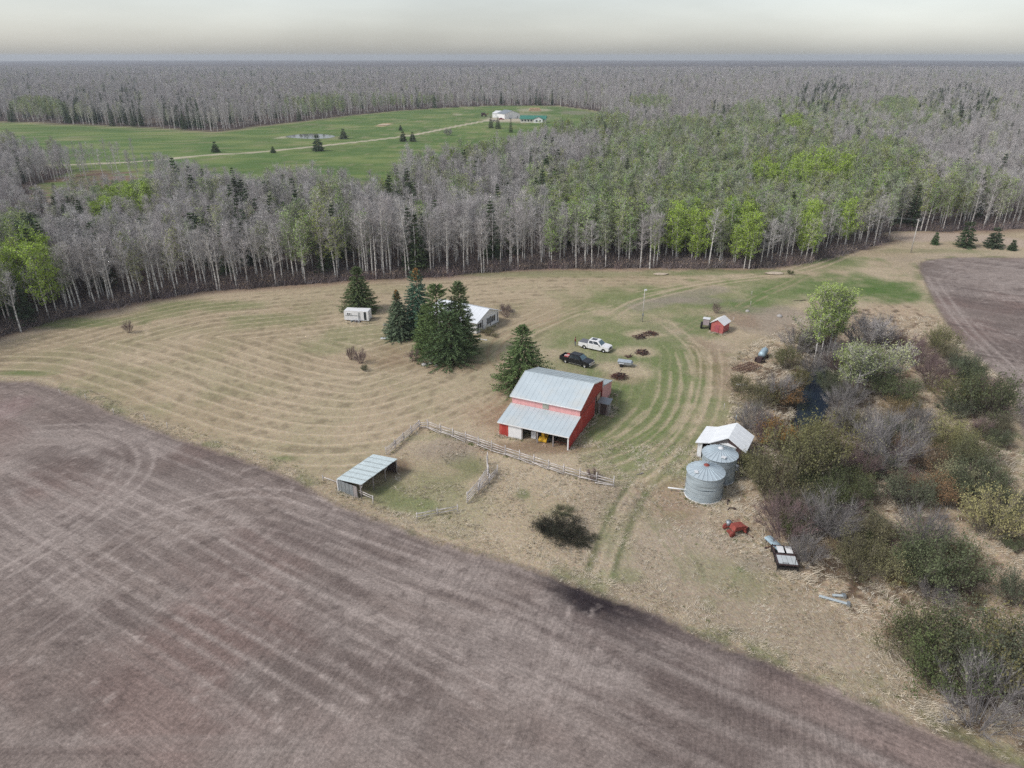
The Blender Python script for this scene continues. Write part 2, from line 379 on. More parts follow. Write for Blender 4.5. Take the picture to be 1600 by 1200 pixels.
# hay field with windrows
hay = field(lambda x, y: sdist(HAY_W, x, y), -50)
hm = smooth(-1, 2.0, hay+3*(n2-.5))
SWATH_W = crom(wpts([(-250, 600), (-60, 588), (20, 588), (60, 592), (130, 612), (200, 641), (300, 676), (400, 700), (500, 712), (600, 704), (700, 676), (790, 640), (900, 590), (1000, 540), (1100, 480), (1180, 440), (1100, 431), (960, 427), (830, 427), (700, 435), (560, 443), (470, 451), (330, 463), (240, 478), (120, 506), (0, 536)]), 3, True)
swd = field(lambda x, y: sdist(SWATH_W, x, y), 0)
wob = (fbm(X/18, Y/18, 3, 12)-.5)*1.5+(n2-.5)*.35
ph = (swd+wob)/2.75
st = np.abs(((ph) % 1)-.5)*2                     # 1 on a windrow crest
row = smooth(.74, .97, st)*smooth(.1, .55, fbm(X/5, Y/5, 3, 90)+.2)*(1-.75*blob(X, Y, 770, 560, 150, 75, 4, .5, .3))*(1-.5*smooth(520, 470, PXY)*smooth(330, 520, PXX))
mix(STRAW2*1.04, hm*.9); mix(GREEN*1.0, hm*smooth(.42, .66, fbm(X/7, Y/7, 4, 61))*.3*smooth(46, 8, hay))
mix(STRAW*.98, hm*smooth(.35, .65, fbm(X/16, Y/16, 3, 62))*.5)
dk = smooth(.85, .45, st)*smooth(.50, .70, fbm(X/1.3, ph*2.6, 4, 63))
mix(STRAW2*.55, hm*dk*.55); mix(STRAW*1.06, hm*row*.85); Z += hm*row*.10
for bx, by, rx, ry, k in [(130, 505, 90, 10, .8), (330, 478, 110, 9, .6), (420, 500, 80, 14, .4), (560, 520, 60, 16, .35), (250, 492, 60, 9, .5), (840, 428, 260, 6, .5)]:
    mix(GREEN*.95, blob(X, Y, bx, by, rx, ry, 3)*k*(1-row*.6))
# yard grass
for bx, by, rx, ry, k, c in [(990, 470, 130, 26, .75, GREEN), (1100, 466, 170, 20, .7, GREEN), (930, 560, 90, 45, .75, GREEN), (1010, 540, 90, 60, .7, GREEN), (1000, 640, 90, 75, .9, GREEN), (990, 690, 90, 50, .6, GREEN), (960, 830, 26, 60, .35, GREEN), (1020, 740, 60, 24, .5, GREEN), (1010, 600, 100, 60, .7, GREEN), (1180, 440, 90, 8, .8, GREEN), (1300, 405, 70, 9, .8, GREEN), (1060, 560, 60, 40, .6, GREEN), (930, 520, 80, 30, .6, GREEN), (1090, 510, 50, 20, .7, GREEN2), (1190, 470, 50, 10, .7, GREEN2), (660, 760, 80, 40, .45, GREEN), (1080, 600, 60, 90, .6, GREEN),
                             (980, 700, 110, 50, .65, GREEN), (1060, 700, 60, 60, .6, GREEN), (1330, 448, 130, 22, .85, GREEN2), (1280, 410, 90, 14, .7, GREEN), (1390, 455, 60, 20, .85, GREEN2*.9), (1240, 455, 90, 12, .7, GREEN2),
                             (1150, 478, 60, 14, .7, GREEN2), (1130, 425, 120, 5, .6, GREEN2), (515, 540, 45, 18, .5, GREEN), (760, 545, 40, 20, .4, GREEN), (600, 772, 50, 22, .6, GREEN*.85), (720, 728, 38, 20, .7, GREEN*.8), (640, 790, 40, 14, .6, GREEN),
                             (815, 772, 12, 10, .6, GREEN2*.8), (940, 905, 22, 20, .6, GREEN), (980, 900, 30, 14, .45, GREEN), (30, 583, 60, 6, .6, GREEN2), (440, 716, 30, 7, .7, GREEN), (1230, 870, 20, 8, .3, GREEN), (1157, 890, 6, 5, .6, GREEN2),
                             (1175, 722, 22, 14, .85, GREEN2*.8), (1590, 700, 14, 60, .6, GREEN), (720, 800, 60, 40, .25, GREEN), (1150, 900, 90, 40, .35, GREEN), (1480, 392, 120, 5, .4, GREEN), (690, 545, 60, 20, .35, GREEN)]:
    mix(c, blob(X, Y, bx, by, rx, ry, int(bx))*k*(.65+.7*(n2-.2)))
# bare brown and grey spots
for bx, by, rx, ry, k, c in [(1230, 500, 110, 28, .6, GREYG), (1120, 580, 40, 60, .4, BROWN*1.2), (1010, 522, 36, 7, .8, STRAW), (1000, 550, 40, 9, .75, STRAW), (975, 578, 45, 14, .8, STRAW), (965, 590, 40, 10, .7, STRAW2), (700, 700, 60, 22, .5, GREYG),
                             (770, 650, 50, 26, .55, BROWN*1.25), (850, 700, 120, 12, .7, BROWN*1.1), (650, 672, 30, 8, .6, TAN), (1045, 775, 60, 40, .45, BROWN*1.35), (1180, 820, 60, 30, .4, TAN), (1200, 540, 60, 20, .45, STRAW2*.9), (1080, 470, 80, 6, .55, GREYG),
                             (1190, 880, 40, 14, .4, GREYG), (540, 560, 60, 20, .3, TAN), (615, 560, 40, 22, .4, BROWN*1.25), (1320, 395, 110, 8, .5, STRAW2), (1160, 500, 30, 14, .4, BROWN*1.2), (700, 570, 60, 12, .4, BROWN), (620, 730, 26, 12, .7, BROWN*.7), (855, 688, 40, 8, .6, BROWN*.7)]:
    mix(c, blob(X, Y, bx, by, rx, ry, int(bx)+1)*k)
# worn tracks of vehicles in the grass: (pixels, width m, spacing m between the two wheels, colour, strength)
TR = [([(928, 905), (945, 860), (975, 805), (1002, 760), (1032, 715), (1064, 672), (1086, 630), (1096, 585), (1088, 550), (1066, 525), (1040, 505)], .8, 2.3, STRAW*1.0, .5),
      ([(1600, 386), (1500, 383), (1400, 381), (1335, 388), (1285, 406), (1225, 424), (1150, 434), (1080, 444), (1000, 458)], .8, 2.2, STRAW, .6),
      ([(1600, 392), (1500, 388), (1400, 386), (1340, 392), (1290, 412), (1230, 428), (1150, 438), (1080, 450), (1000, 470), (960, 490)], .9, 2.2, STRAW*.95, .75),
      ([(1290, 412), (1240, 440), (1190, 462), (1160, 478), (1130, 492), (1100, 500), (1060, 520)], .5, 1.9, STRAW2, .6),
      ([(1070, 535), (1095, 545), (1103, 575), (1098, 620), (1080, 660), (1060, 690), (1030, 720), (1000, 745)], .6, 1.8, STRAW, .7),
      ([(1062, 550), (1072, 580), (1068, 630), (1045, 670), (1000, 705), (930, 728), (880, 733)], .6, 1.8, STRAW, .65),
      ([(1115, 545), (1120, 580), (1112, 640), (1085, 690), (1050, 730), (1010, 760)], .6, 1.8, STRAW, .55),
      ([(1040, 580), (1035, 620), (1010, 660), (960, 690), (900, 705)], .6, 1.8, STRAW, .6), ([(1000, 640), (960, 680), (930, 700)], .7, 1.6, STRAW, .5),
      ([(820, 718), (900, 735), (960, 745), (1010, 740), (1050, 720)], .6, 1.8, STRAW, .5),
      ([(992, 768), (972, 805), (955, 845), (938, 895)], .9, 2.7, GREEN*.6, .65), ([(992, 768), (1020, 735), (1046, 705), (1060, 680)], .9, 2.7, GREEN*.75, .45), ([(1006, 770), (985, 812), (966, 850), (950, 900)], .5, 2.6, STRAW*1.03, .5), ([(990, 765), (1015, 790), (1045, 840), (1075, 880), (1085, 910)], .5, 2.0, GREEN*.9, .3),
      ([(760, 650), (700, 600), (640, 590), (560, 585), (480, 590)], .7, 2.0, STRAW, .5), ([(775, 560), (830, 520), (900, 490), (960, 480)], .8, 2.0, STRAW, .45),
      ([(770, 640), (790, 620), (800, 590), (770, 560), (790, 525), (870, 500)], .9, 2.0, BROWN*1.4, .4), ([(620, 560), (560, 545), (500, 530), (470, 505)], .6, 2.0, STRAW, .4),
      ([(225, 510), (232, 530), (215, 548), (222, 566)], .5, 0, STRAW*1.05, .8), ([(1157, 890), (1150, 900), (1145, 915)], .4, 0, GREEN*.8, .4), ([(800, 620), (760, 650), (700, 655), (640, 655), (560, 690)], .7, 2.0, STRAW, .4)]
for pts, wd, sp, c, k in TR:
    wd = wd*.72; dd = wheels(crom(wpts(pts), 4), sp, X, Y, 4)
    mix(c, smooth(wd*.95, wd*.2, dd+(n2-.5)*.6)*k*smooth(.05, .3, n2+.1))
# mown swaths in the yard
sw = field(lambda x, y: pdist(crom(wpts([(1090, 500), (1135, 560), (1140, 640), (1110, 700), (1040, 760)]), 4), x, y), 99)
ys = smooth(1, 3, np.minimum(sw, 99))*(sw < 34)*(PXX > 880)*(PXX < 1150)*(PXY > 540)*(PXY < 760)*(hay < 0)
mix(STRAW*.95, ys*smooth(.6, .95, np.abs((((sw+(n1-.5)*2.4)/1.75) % 1)-.5)*2)*.22*smooth(.3, .6, n2+.1))
mix(GREYG*1.1, smooth(4, 1.5, pdist(crom(wpts([(1120, 452), (1050, 468), (1000, 480)]), 4), X, Y, 8)+2*(n2-.5))*.5)
# marsh
mar = field(lambda x, y: sdist(MARSH_W, x, y), -50); mm = smooth(-2, 3, mar+6*(n1-.5)); mar_m = mm
mix(TAN, mm*.9); hum = fbm(X/1.1, Y/1.1, 4, 50); mix(BROWN*.5, mm*smooth(.45, .32, hum)*.8); mix(STRAW, mm*smooth(.6, .8, hum)*.6)
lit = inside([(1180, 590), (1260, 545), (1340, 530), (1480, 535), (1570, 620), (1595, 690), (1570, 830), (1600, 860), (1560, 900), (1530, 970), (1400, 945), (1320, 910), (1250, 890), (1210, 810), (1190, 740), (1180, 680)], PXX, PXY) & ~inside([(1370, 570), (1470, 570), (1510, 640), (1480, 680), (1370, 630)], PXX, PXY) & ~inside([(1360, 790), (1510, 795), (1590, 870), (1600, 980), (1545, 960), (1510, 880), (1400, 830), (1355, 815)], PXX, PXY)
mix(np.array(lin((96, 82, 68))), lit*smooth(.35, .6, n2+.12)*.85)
Z += mm*(hum-.4)*.5
MARSH_MASK = mm  # marsh cover, full inside the marsh outline
# rim of the field: rough dry grass verge
sdA = field(lambda x, y: sdist(FIELD_W, x, y), -90); sdB = field(lambda x, y: sdist(FIELD2_W, x, y), -90)
rim = np.minimum(np.abs(sdA), np.abs(sdB))
vg = smooth(3.2, .6, rim+1.2*(n2-.5))*((sdA < 0) & (sdB < 0)); mix(STRAW*.86, vg*.55); mix(GREEN*.75, vg*smooth(.5, .65, fbm(X/3, Y/3, 3, 99))*.6); mix(SOILD, smooth(.8, .1, rim)*.5)
Z += vg*(.18*n2)
# ploughed fields
soil = np.maximum(sdA, sdB); sm = smooth(-.35, .45, soil+.9*(nf-.5)+.5*(n2-.5))
S = np.ones((len(X), 1))*SOIL
def smix(c, m):
    global S
    m = np.clip(m, 0, 1)[:, None]; S = S*(1-m)+c*m
D1 = P(412, 1024)-P(49, 817); A1 = atan2(D1.y, D1.x)
U1 = X*cos(A1)+Y*sin(A1); V1 = -X*sin(A1)+Y*cos(A1)
D2 = P(210, 762)-P(10, 900); A2 = atan2(D2.y, D2.x); U2 = X*cos(A2)+Y*sin(A2); V2 = -X*sin(A2)+Y*cos(A2)
hd0 = smooth(44, 14, sdA)
smix(SOILD, smooth(.44, .66, fbm(X/12, Y/12, 4, 70))*.6); smix(SOILL, smooth(.48, .7, fbm(X/10, Y/10, 4, 71))*.6)
smix(SOILL, (1-hd0)*smooth(.55, .8, fbm(U1/26, V1/1.8, 3, 72))*.22); smix(SOILD, (1-hd0)*smooth(.55, .75, fbm(U1/20, V1/1.4, 3, 73))*.2)
smix(np.array(lin((136, 114, 107))), smooth(.5, .75, fbm(X/15, Y/15, 4, 270))*.55)
hd = smooth(44, 14, sdA)
smix(SOILD, hd*smooth(.55, .75, fbm(sdA/.8, (X+Y)/30, 3, 74))*.6); smix(SOILL, hd*smooth(.55, .8, fbm(sdA/1.3+9, (X+Y)/34, 3, 75))*.6)
for bx, by, rx, ry, k, c in [(300, 870, 150, 40, .4, SOILD), (520, 830, 140, 40, .4, SOILD), (470, 760, 60, 20, .4, SOILD), (120, 660, 120, 25, .4, SOILD), (60, 900, 80, 40, .45, SOILD*1.05), (200, 780, 160, 50, .4, SOILL), (700, 900, 160, 30, .55, SOILL),
                             (60, 690, 120, 30, .35, SOILL), (700, 990, 200, 40, .3, SOILL), (1540, 480, 60, 50, .4, SOILD), (1560, 430, 120, 16, .5, SOILL), (880, 1000, 160, 40, .3, SOILD), (10, 640, 30, 20, .3, np.array(lin((150, 118, 118))))]:
    smix(c, blob(X, Y, bx, by, rx, ry, int(by), .8)*k)
STR = [([(0, 770), (49, 817), (412, 1024), (560, 1110)], 2.1, .8), ([(120, 745), (225, 790), (420, 900), (640, 1020), (760, 1090)], 2.1, .8), ([(160, 720), (260, 770), (470, 880), (700, 1000), (860, 1080)], 2.1, .45),
       ([(-20, 830), (150, 940), (300, 1030), (420, 1110)], 2.1, .6), ([(60, 670), (150, 668), (205, 685), (228, 715), (215, 750), (170, 790), (100, 840), (0, 900)], 1.9, .8), ([(40, 690), (110, 690), (165, 705), (180, 725), (150, 770), (80, 820), (0, 880)], 1.9, .5),
       ([(225, 695), (330, 735), (400, 765), (450, 790), (560, 830), (700, 880)], 2.0, .6), ([(250, 800), (300, 785), (360, 772), (440, 772), (500, 790)], 1.9, .7), ([(260, 840), (320, 822), (400, 815), (470, 830), (560, 870), (680, 930)], 1.9, .5),
       ([(10, 960), (100, 900), (190, 840), (260, 790)], 2.0, .6), ([(60, 1000), (160, 930), (240, 860), (330, 800)], 2.0, .4), ([(520, 840), (640, 880), (760, 930), (860, 985), (960, 1050)], 2.2, .6), ([(560, 880), (700, 930), (830, 980), (930, 1040), (1000, 1090)], 2.2, .5),
       ([(600, 830), (720, 875), (820, 905), (930, 950), (1040, 1010), (1160, 1060)], 2.0, .35), ([(1455, 432), (1500, 500), (1560, 560), (1600, 600), (1660, 680)], 2.0, .8), ([(1470, 440), (1500, 420), (1560, 415), (1640, 420)], 1.8, .5),
       ([(1490, 450), (1520, 432), (1570, 428), (1640, 432)], 1.8, .4), ([(1530, 510), (1560, 520), (1620, 550)], 2, .5), ([(1480, 470), (1540, 530), (1600, 580), (1660, 640)], 2, .45), ([(-20, 720), (60, 742), (160, 800), (300, 890), (480, 990), (640, 1090)], 2.1, .35),
       ([(0, 655), (15, 640), (22, 620), (10, 600)], 1.8, .4), ([(700, 1060), (820, 1060), (960, 1090), (1060, 1140)], 2.0, .4)]
for pts, sp, k in STR:
    d = wheels(crom(wpts(pts), 4), sp, X, Y, 4); m = smooth(.42, .08, d)*(.4+.8*(nf-.1))
    smix(SOILL*1.12, m*k*1.1)
wt = np.maximum(blob(X, Y, 955, 940, 85, 17, 88, .5, .9), blob(X, Y, 900, 920, 50, 7, 89, .5, .9)*.8)
wt = np.maximum(wt, smooth(830, 900, PXX)*smooth(1090, 960, PXX)*smooth(7.5, 1.0, sdA+5*(fbm(U1/6, V1/1.2, 3, 178)-.3))); smix(WET, wt*.95*smooth(.25, .55, fbm(U1/9, V1/.7, 3, 78)+wt*.35)); smix(WET*1.5, smooth(1.4, .1, sdA)*(PXX > 830)*(PXX < 1240)*.5)
smix(SOILL*1.2, smooth(.66, .85, nf)*smooth(.38, .62, n1)*.55); smix(SOILD*.9, smooth(.36, .18, nf)*smooth(.35, .6, n3)*.5)
C = C*(1-sm[:, None])+S*sm[:, None]
# far driveway, gravel road, farmyard
mix(GRAV, smooth(3.6, 2.2, pdist(DRIVE_W, X, Y, 8)+1.2*(n2-.5)+.5)*.9); mix(PAST*.9, smooth(6, 4, pdist(DRIVE_W, X, Y, 8))*smooth(3, 4, pdist(DRIVE_W, X, Y, 8))*.3)
mix(np.array(lin((186, 168, 152))), smooth(8, 5.2, pdist(GRAVEL_W, X, Y, 12)+n2*2)*.85)
for bx, by, rx, ry, k, c in [(790, 187, 34, 4, .9, GRAV), (835, 172, 30, 3, .6, GRAV*.9), (900, 176, 30, 3, .5, GREYG), (600, 195, 10, 3, .9, np.array(lin((205, 175, 145)))), (443, 215, 8, 2, .8, GRAV), (810, 183, 60, 8, .4, GRAV*.8), (715, 179, 8, 2, .4, GRAV), (1035, 419, 0, 0, 0, GRAV)]:
    if k: mix(c, blob(X, Y, bx, by, rx, ry, int(bx), .4, .2)*k)
# pond bed
pd = field(lambda x, y: sdist(POND_W, x, y), -50); pk = smooth(-2.5, .5, pd+1.5*(n2-.5)); mix(np.array((.02, .018, .016)), pk); Z = Z*(1-pk)-.5*smooth(-.5, 2, pd)
# rough open grass relief
rough_m = smooth(-1, 1, -hay)*((sdA < -.5) & (sdB < -.5))*(~fo)*near
Z += rough_m*(n2-.5)*.10+rough_m*(nf-.5)*.05
C = np.clip(C*(.93+.14*nf[:, None]), 0, 1)
GA = .93; C *= GA

fi = (np.arange(NY-1)[:, None]*NX+np.arange(NX-1)[None, :]).ravel()
quads = np.stack([fi, fi+1, fi+1+NX, fi+NX], 1)
soil_f = (sm[quads].mean(1) > .5); hay_f = (~soil_f) & (hay[quads].mean(1) > 0); past_f = (~soil_f) & inp[quads].any(1) & ~hay_f
f2 = soil_f & (sdB[quads].mean(1) > sdA[quads].mean(1))
mar_f = (~soil_f) & (~hay_f) & (mar_m[quads].mean(1) > .5)

def ground_mat(name, kind):
    m = bpy.data.materials.new(name); m.use_nodes = True; nt = m.node_tree; N = nt.nodes; L = nt.links
    b = N['Principled BSDF']; b.inputs['Roughness'].default_value = .95; b.inputs['Specular IOR Level'].default_value = .1
    at = N.new('ShaderNodeAttribute'); at.attribute_name = 'earth'
    tc = N.new('ShaderNodeTexCoord')
    def noise(scale, detail=5, st=None, rz=0, rough=.6, dist=0, src=None):
        v = tc.outputs['Object'] if src is None else src
        if st:
            mp = N.new('ShaderNodeMapping'); mp.inputs['Rotation'].default_value = (0, 0, rz); mp.vector_type = 'TEXTURE'; L.new(v, mp.inputs[0])
            m2 = N.new('ShaderNodeMapping'); m2.inputs['Scale'].default_value = st; L.new(mp.outputs[0], m2.inputs[0]); v = m2.outputs[0]
        n = N.new('ShaderNodeTexNoise'); n.inputs['Scale'].default_value = scale; n.inputs['Detail'].default_value = detail; n.inputs['Roughness'].default_value = rough; n.inputs['Distortion'].default_value = dist
        L.new(v, n.inputs['Vector']); return n.outputs[0]
    def rngm(s, a, b2, c, d):
        r = N.new('ShaderNodeMapRange'); r.inputs[1].default_value = a; r.inputs[2].default_value = b2; r.inputs[3].default_value = c; r.inputs[4].default_value = d; L.new(s, r.inputs[0]); return r.outputs[0]
    def mul(a, b2):
        q = N.new('ShaderNodeMath'); q.operation = 'MULTIPLY'; L.new(a, q.inputs[0]); L.new(b2, q.inputs[1]); return q.outputs[0]
    def mixf(f, a, b2):
        q = N.new('ShaderNodeMix'); q.data_type = 'FLOAT'; L.new(f, q.inputs[0]); L.new(a, q.inputs[2]); L.new(b2, q.inputs[3]); return q.outputs[0]
    if kind == 'soil':
        fine = noise(1.0, 3, (.25, 3.0, 1), A1, .6); fine2 = noise(1.0, 3, (.25, 3.0, 1), A2, .6)
        ah = N.new('ShaderNodeAttribute'); ah.attribute_name = 'rimdist'
        sel = rngm(noise(.06, 2), .47, .53, 0, 1)
        g = mixf(sel, fine, fine2)
        clod = noise(3.2, 7, rough=.8)
        tread = noise(1.0, 2, (2.0, .35, 1), A1)
        f = mul(rngm(g, .32, .68, .86, 1.14), rngm(clod, .32, .68, .62, 1.38)); f = mul(f, rngm(tread, .3, .7, .93, 1.07)); f = mul(f, rngm(noise(.8, 5), .3, .7, .9, 1.1))
        h = g; bs = .5; bd = .12; h2 = clod
        spk = rngm(noise(9, 2, rough=.5), .66, .74, 0, .6)
    else:
        a = noise(1.1, 5, rough=.7); b_ = noise(6.5, 4, (1, 1, 1) if kind != 'rough' else (1, .4, 1), .6, .75, .6); c = noise(18, 3)
        f = mul(rngm(a, .3, .7, .86, 1.14), rngm(b_, .3, .7, .66 if kind == 'rough' else .72, 1.34 if kind == 'rough' else 1.28)); f = mul(f, rngm(c, .3, .7, .9, 1.1))
        h = b_; h2 = a; bs = .6 if kind == 'rough' else .4; bd = .15
    v = N.new('ShaderNodeVectorMath'); v.operation = 'SCALE'; L.new(at.outputs['Color'], v.inputs[0]); L.new(f, v.inputs['Scale'])
    out = v.outputs[0]
    if kind == 'soil':
        q = N.new('ShaderNodeMix'); q.data_type = 'RGBA'; L.new(spk, q.inputs[0]); L.new(out, q.inputs[6]); q.inputs[7].default_value = (*(SOILL*1.5), 1); out = q.outputs[2]
    else:
        hsn = N.new('ShaderNodeHueSaturation'); L.new(rngm(noise(2.3, 3), .35, .65, .485, .515), hsn.inputs['Hue']); L.new(rngm(noise(3.1, 3), .3, .7, .8, 1.2), hsn.inputs['Saturation']); L.new(out, hsn.inputs['Color']); out = hsn.outputs[0]
    L.new(out, b.inputs['Base Color'])
    bp = N.new('ShaderNodeBump'); bp.inputs['Strength'].default_value = bs; bp.inputs['Distance'].default_value = bd; L.new(h, bp.inputs['Height'])
    bp2 = N.new('ShaderNodeBump'); bp2.inputs['Strength'].default_value = bs; bp2.inputs['Distance'].default_value = bd; L.new(h2, bp2.inputs['Height']); L.new(bp.outputs[0], bp2.inputs['Normal'])
    L.new(bp2.outputs[0], b.inputs['Normal'])
    return m
M_soil = ground_mat('ploughed soil', 'soil'); M_hay = ground_mat('mown dry grass', 'hay'); M_rough = ground_mat('rough dry grass', 'rough')
VV = np.stack([X, Y, Z], 1)
def ground_piece(name, sel, m):
    q = quads[sel]; used, inv = np.unique(q, return_inverse=True); inv = inv.reshape(q.shape)
    me = bpy.data.meshes.new(name); nf_ = len(q)
    me.vertices.add(len(used)); me.vertices.foreach_set('co', VV[used].astype(np.float32).ravel())
    me.loops.add(nf_*4); me.loops.foreach_set('vertex_index', inv.astype(np.int32).ravel())
    me.polygons.add(nf_); me.polygons.foreach_set('loop_start', np.arange(0, nf_*4, 4, dtype=np.int32))
    me.polygons.foreach_set('use_smooth', np.ones(nf_, bool)); me.materials.append(m); me.update(calc_edges=True)
    a = me.color_attributes.new('earth', 'FLOAT_COLOR', 'POINT'); a.data.foreach_set('color', np.concatenate([C[used], np.ones((len(used), 1))], 1).astype(np.float32).ravel())
    o = link(name, me); o['kind'] = 'structure'; return o
ground_piece('ploughed_field', soil_f & ~f2, M_soil); ground_piece('ploughed_field', f2, M_soil)
ground_piece('hay_field', hay_f, M_hay); ground_piece('pasture', past_f, M_hay); ground_piece('marsh_ground', mar_f & ~past_f, M_rough)
ground_piece('ground', ~(soil_f | hay_f | past_f | mar_f), M_rough)
# water
def water(name, pts, z, col):
    m = bpy.data.materials.new(name); m.use_nodes = True; b = m.node_tree.nodes['Principled BSDF']; b.inputs['Base Color'].default_value = (*col, 1); b.inputs['Roughness'].default_value = .06; b.inputs['IOR'].default_value = 1.33
    n = m.node_tree.nodes.new('ShaderNodeTexNoise'); n.inputs['Scale'].default_value = 2.5; bp = m.node_tree.nodes.new('ShaderNodeBump'); bp.inputs['Strength'].default_value = .08
    m.node_tree.links.new(n.outputs[0], bp.inputs['Height']); m.node_tree.links.new(bp.outputs[0], b.inputs['Normal'])
    me = bpy.data.meshes.new(name); me.from_pydata([(a, b_, z) for a, b_ in pts], [], [tuple(range(len(pts)))]); me.materials.append(m); o = link(name, me); o['kind'] = 'structure'
water('pond_water', [(a*1.0, b) for a, b in POND_W], -.12, (.018, .027, .045))
water('far_pond_water', crom(wpts([(446, 214), (458, 211), (482, 209), (508, 210), (524, 213), (512, 216), (488, 217), (464, 216)]), 3, True), .06, (.012, .013, .015))
# ------------------------------------------------------------------ plant materials
M_bark = mat('pale aspen bark', (.66, .63, .59), .85, var=.28, scale=2.2, stretch=(1, 1, 1.6), tint=(.16, .14, .13), objvar=.2)
M_twig = mat('grey twigs', (.44, .41, .395), .9, var=.2, scale=.4, objvar=.22, hvar=.03)
M_limb = mat('pale limbs', (.48, .45, .43), .9, var=.2, scale=.6, objvar=.15)
M_leaf = mat('fresh aspen leaves', (.25, .335, .085), .7, var=.25, scale=.5, objvar=.25, hvar=.025)
M_leafb = mat('bright spring leaves', (.33, .46, .06), .7, var=.2, scale=.5, objvar=.15)
M_leafp = mat('opening pale leaves', (.33, .375, .17), .75, var=.25, scale=.5, objvar=.2, hvar=.025)
M_needle = mat('dark spruce needles', (.075, .115, .05), .8, var=.35, scale=1.4, objvar=.2, hvar=.015)
M_sbark = mat('brown conifer bark', (.10, .07, .05), .9)

def slivers(a, b, wd, rg):         # long thin triangles from a to b
    n = len(a); d = b-a; r = rg.normal(size=(n, 3)); s = np.cross(d, r); s /= np.linalg.norm(s, axis=1)[:, None]+1e-9
    s *= np.asarray(wd).reshape(-1, 1)/2 if hasattr(wd, '__len__') else wd/2
    V = np.stack([a-s, a+s, b], 1).reshape(-1, 3); F = np.arange(n*3).reshape(-1, 3); return V, F
def leaves(c, size, rg, flat=0.0, asp=.8):
    n = len(c); u = rg.normal(size=(n, 3)); u /= np.linalg.norm(u, axis=1)[:, None]
    v = rg.normal(size=(n, 3)); v = np.cross(u, v); v /= np.linalg.norm(v, axis=1)[:, None]+1e-9
    s = (size*(.6+.8*rg.random(n)))[:, None]
    V = np.stack([c-u*s*.6-v*s*asp*.5, c+u*s*.6-v*s*asp*.3, c+v*s*asp*.6], 1).reshape(-1, 3); return V, np.arange(n*3).reshape(-1, 3)
class Soup:
    def __init__(s): s.V = []; s.F = []; s.M = []; s.n = 0
    def add(s, V, F, mi=0): s.V.append(np.asarray(V, float)); s.F.append(np.asarray(F)+s.n); s.M.append(np.full(len(F), mi)); s.n += len(V)
    def tube(s, pts, rad, n=5, mi=0):
        pts = np.array(pts, float); rad = np.array(rad, float); t = np.gradient(pts, axis=0); t /= np.linalg.norm(t, axis=1)[:, None]+1e-9
        ref = np.array([1.0, 0, 0]) if abs(t[0][0]) < .8 else np.array([0, 1.0, 0])
        a = np.cross(t, ref); a /= np.linalg.norm(a, axis=1)[:, None]+1e-9; b = np.cross(t, a)
        k = np.arange(n)*2*PI/n
        V = (pts[:, None]+rad[:, None, None]*(a[:, None]*np.cos(k)[None, :, None]+b[:, None]*np.sin(k)[None, :, None])).reshape(-1, 3)
        F = []
        for i in range(len(pts)-1):
            for j in range(n):
                j2 = (j+1) % n; F += [(i*n+j, i*n+j2, (i+1)*n+j2), (i*n+j, (i+1)*n+j2, (i+1)*n+j)]
        s.add(V, F, mi)
    def mesh(s, name, mats): return soup(name, np.concatenate(s.V), np.concatenate(s.F), np.concatenate(s.M), mats)
    def merged(s, o, off=0):
        r = Soup(); r.V = s.V+o.V; r.M = s.M+[m+off for m in o.M]; r.F = list(s.F)+[f+s.n for f in o.F]; r.n = s.n+o.n; return r

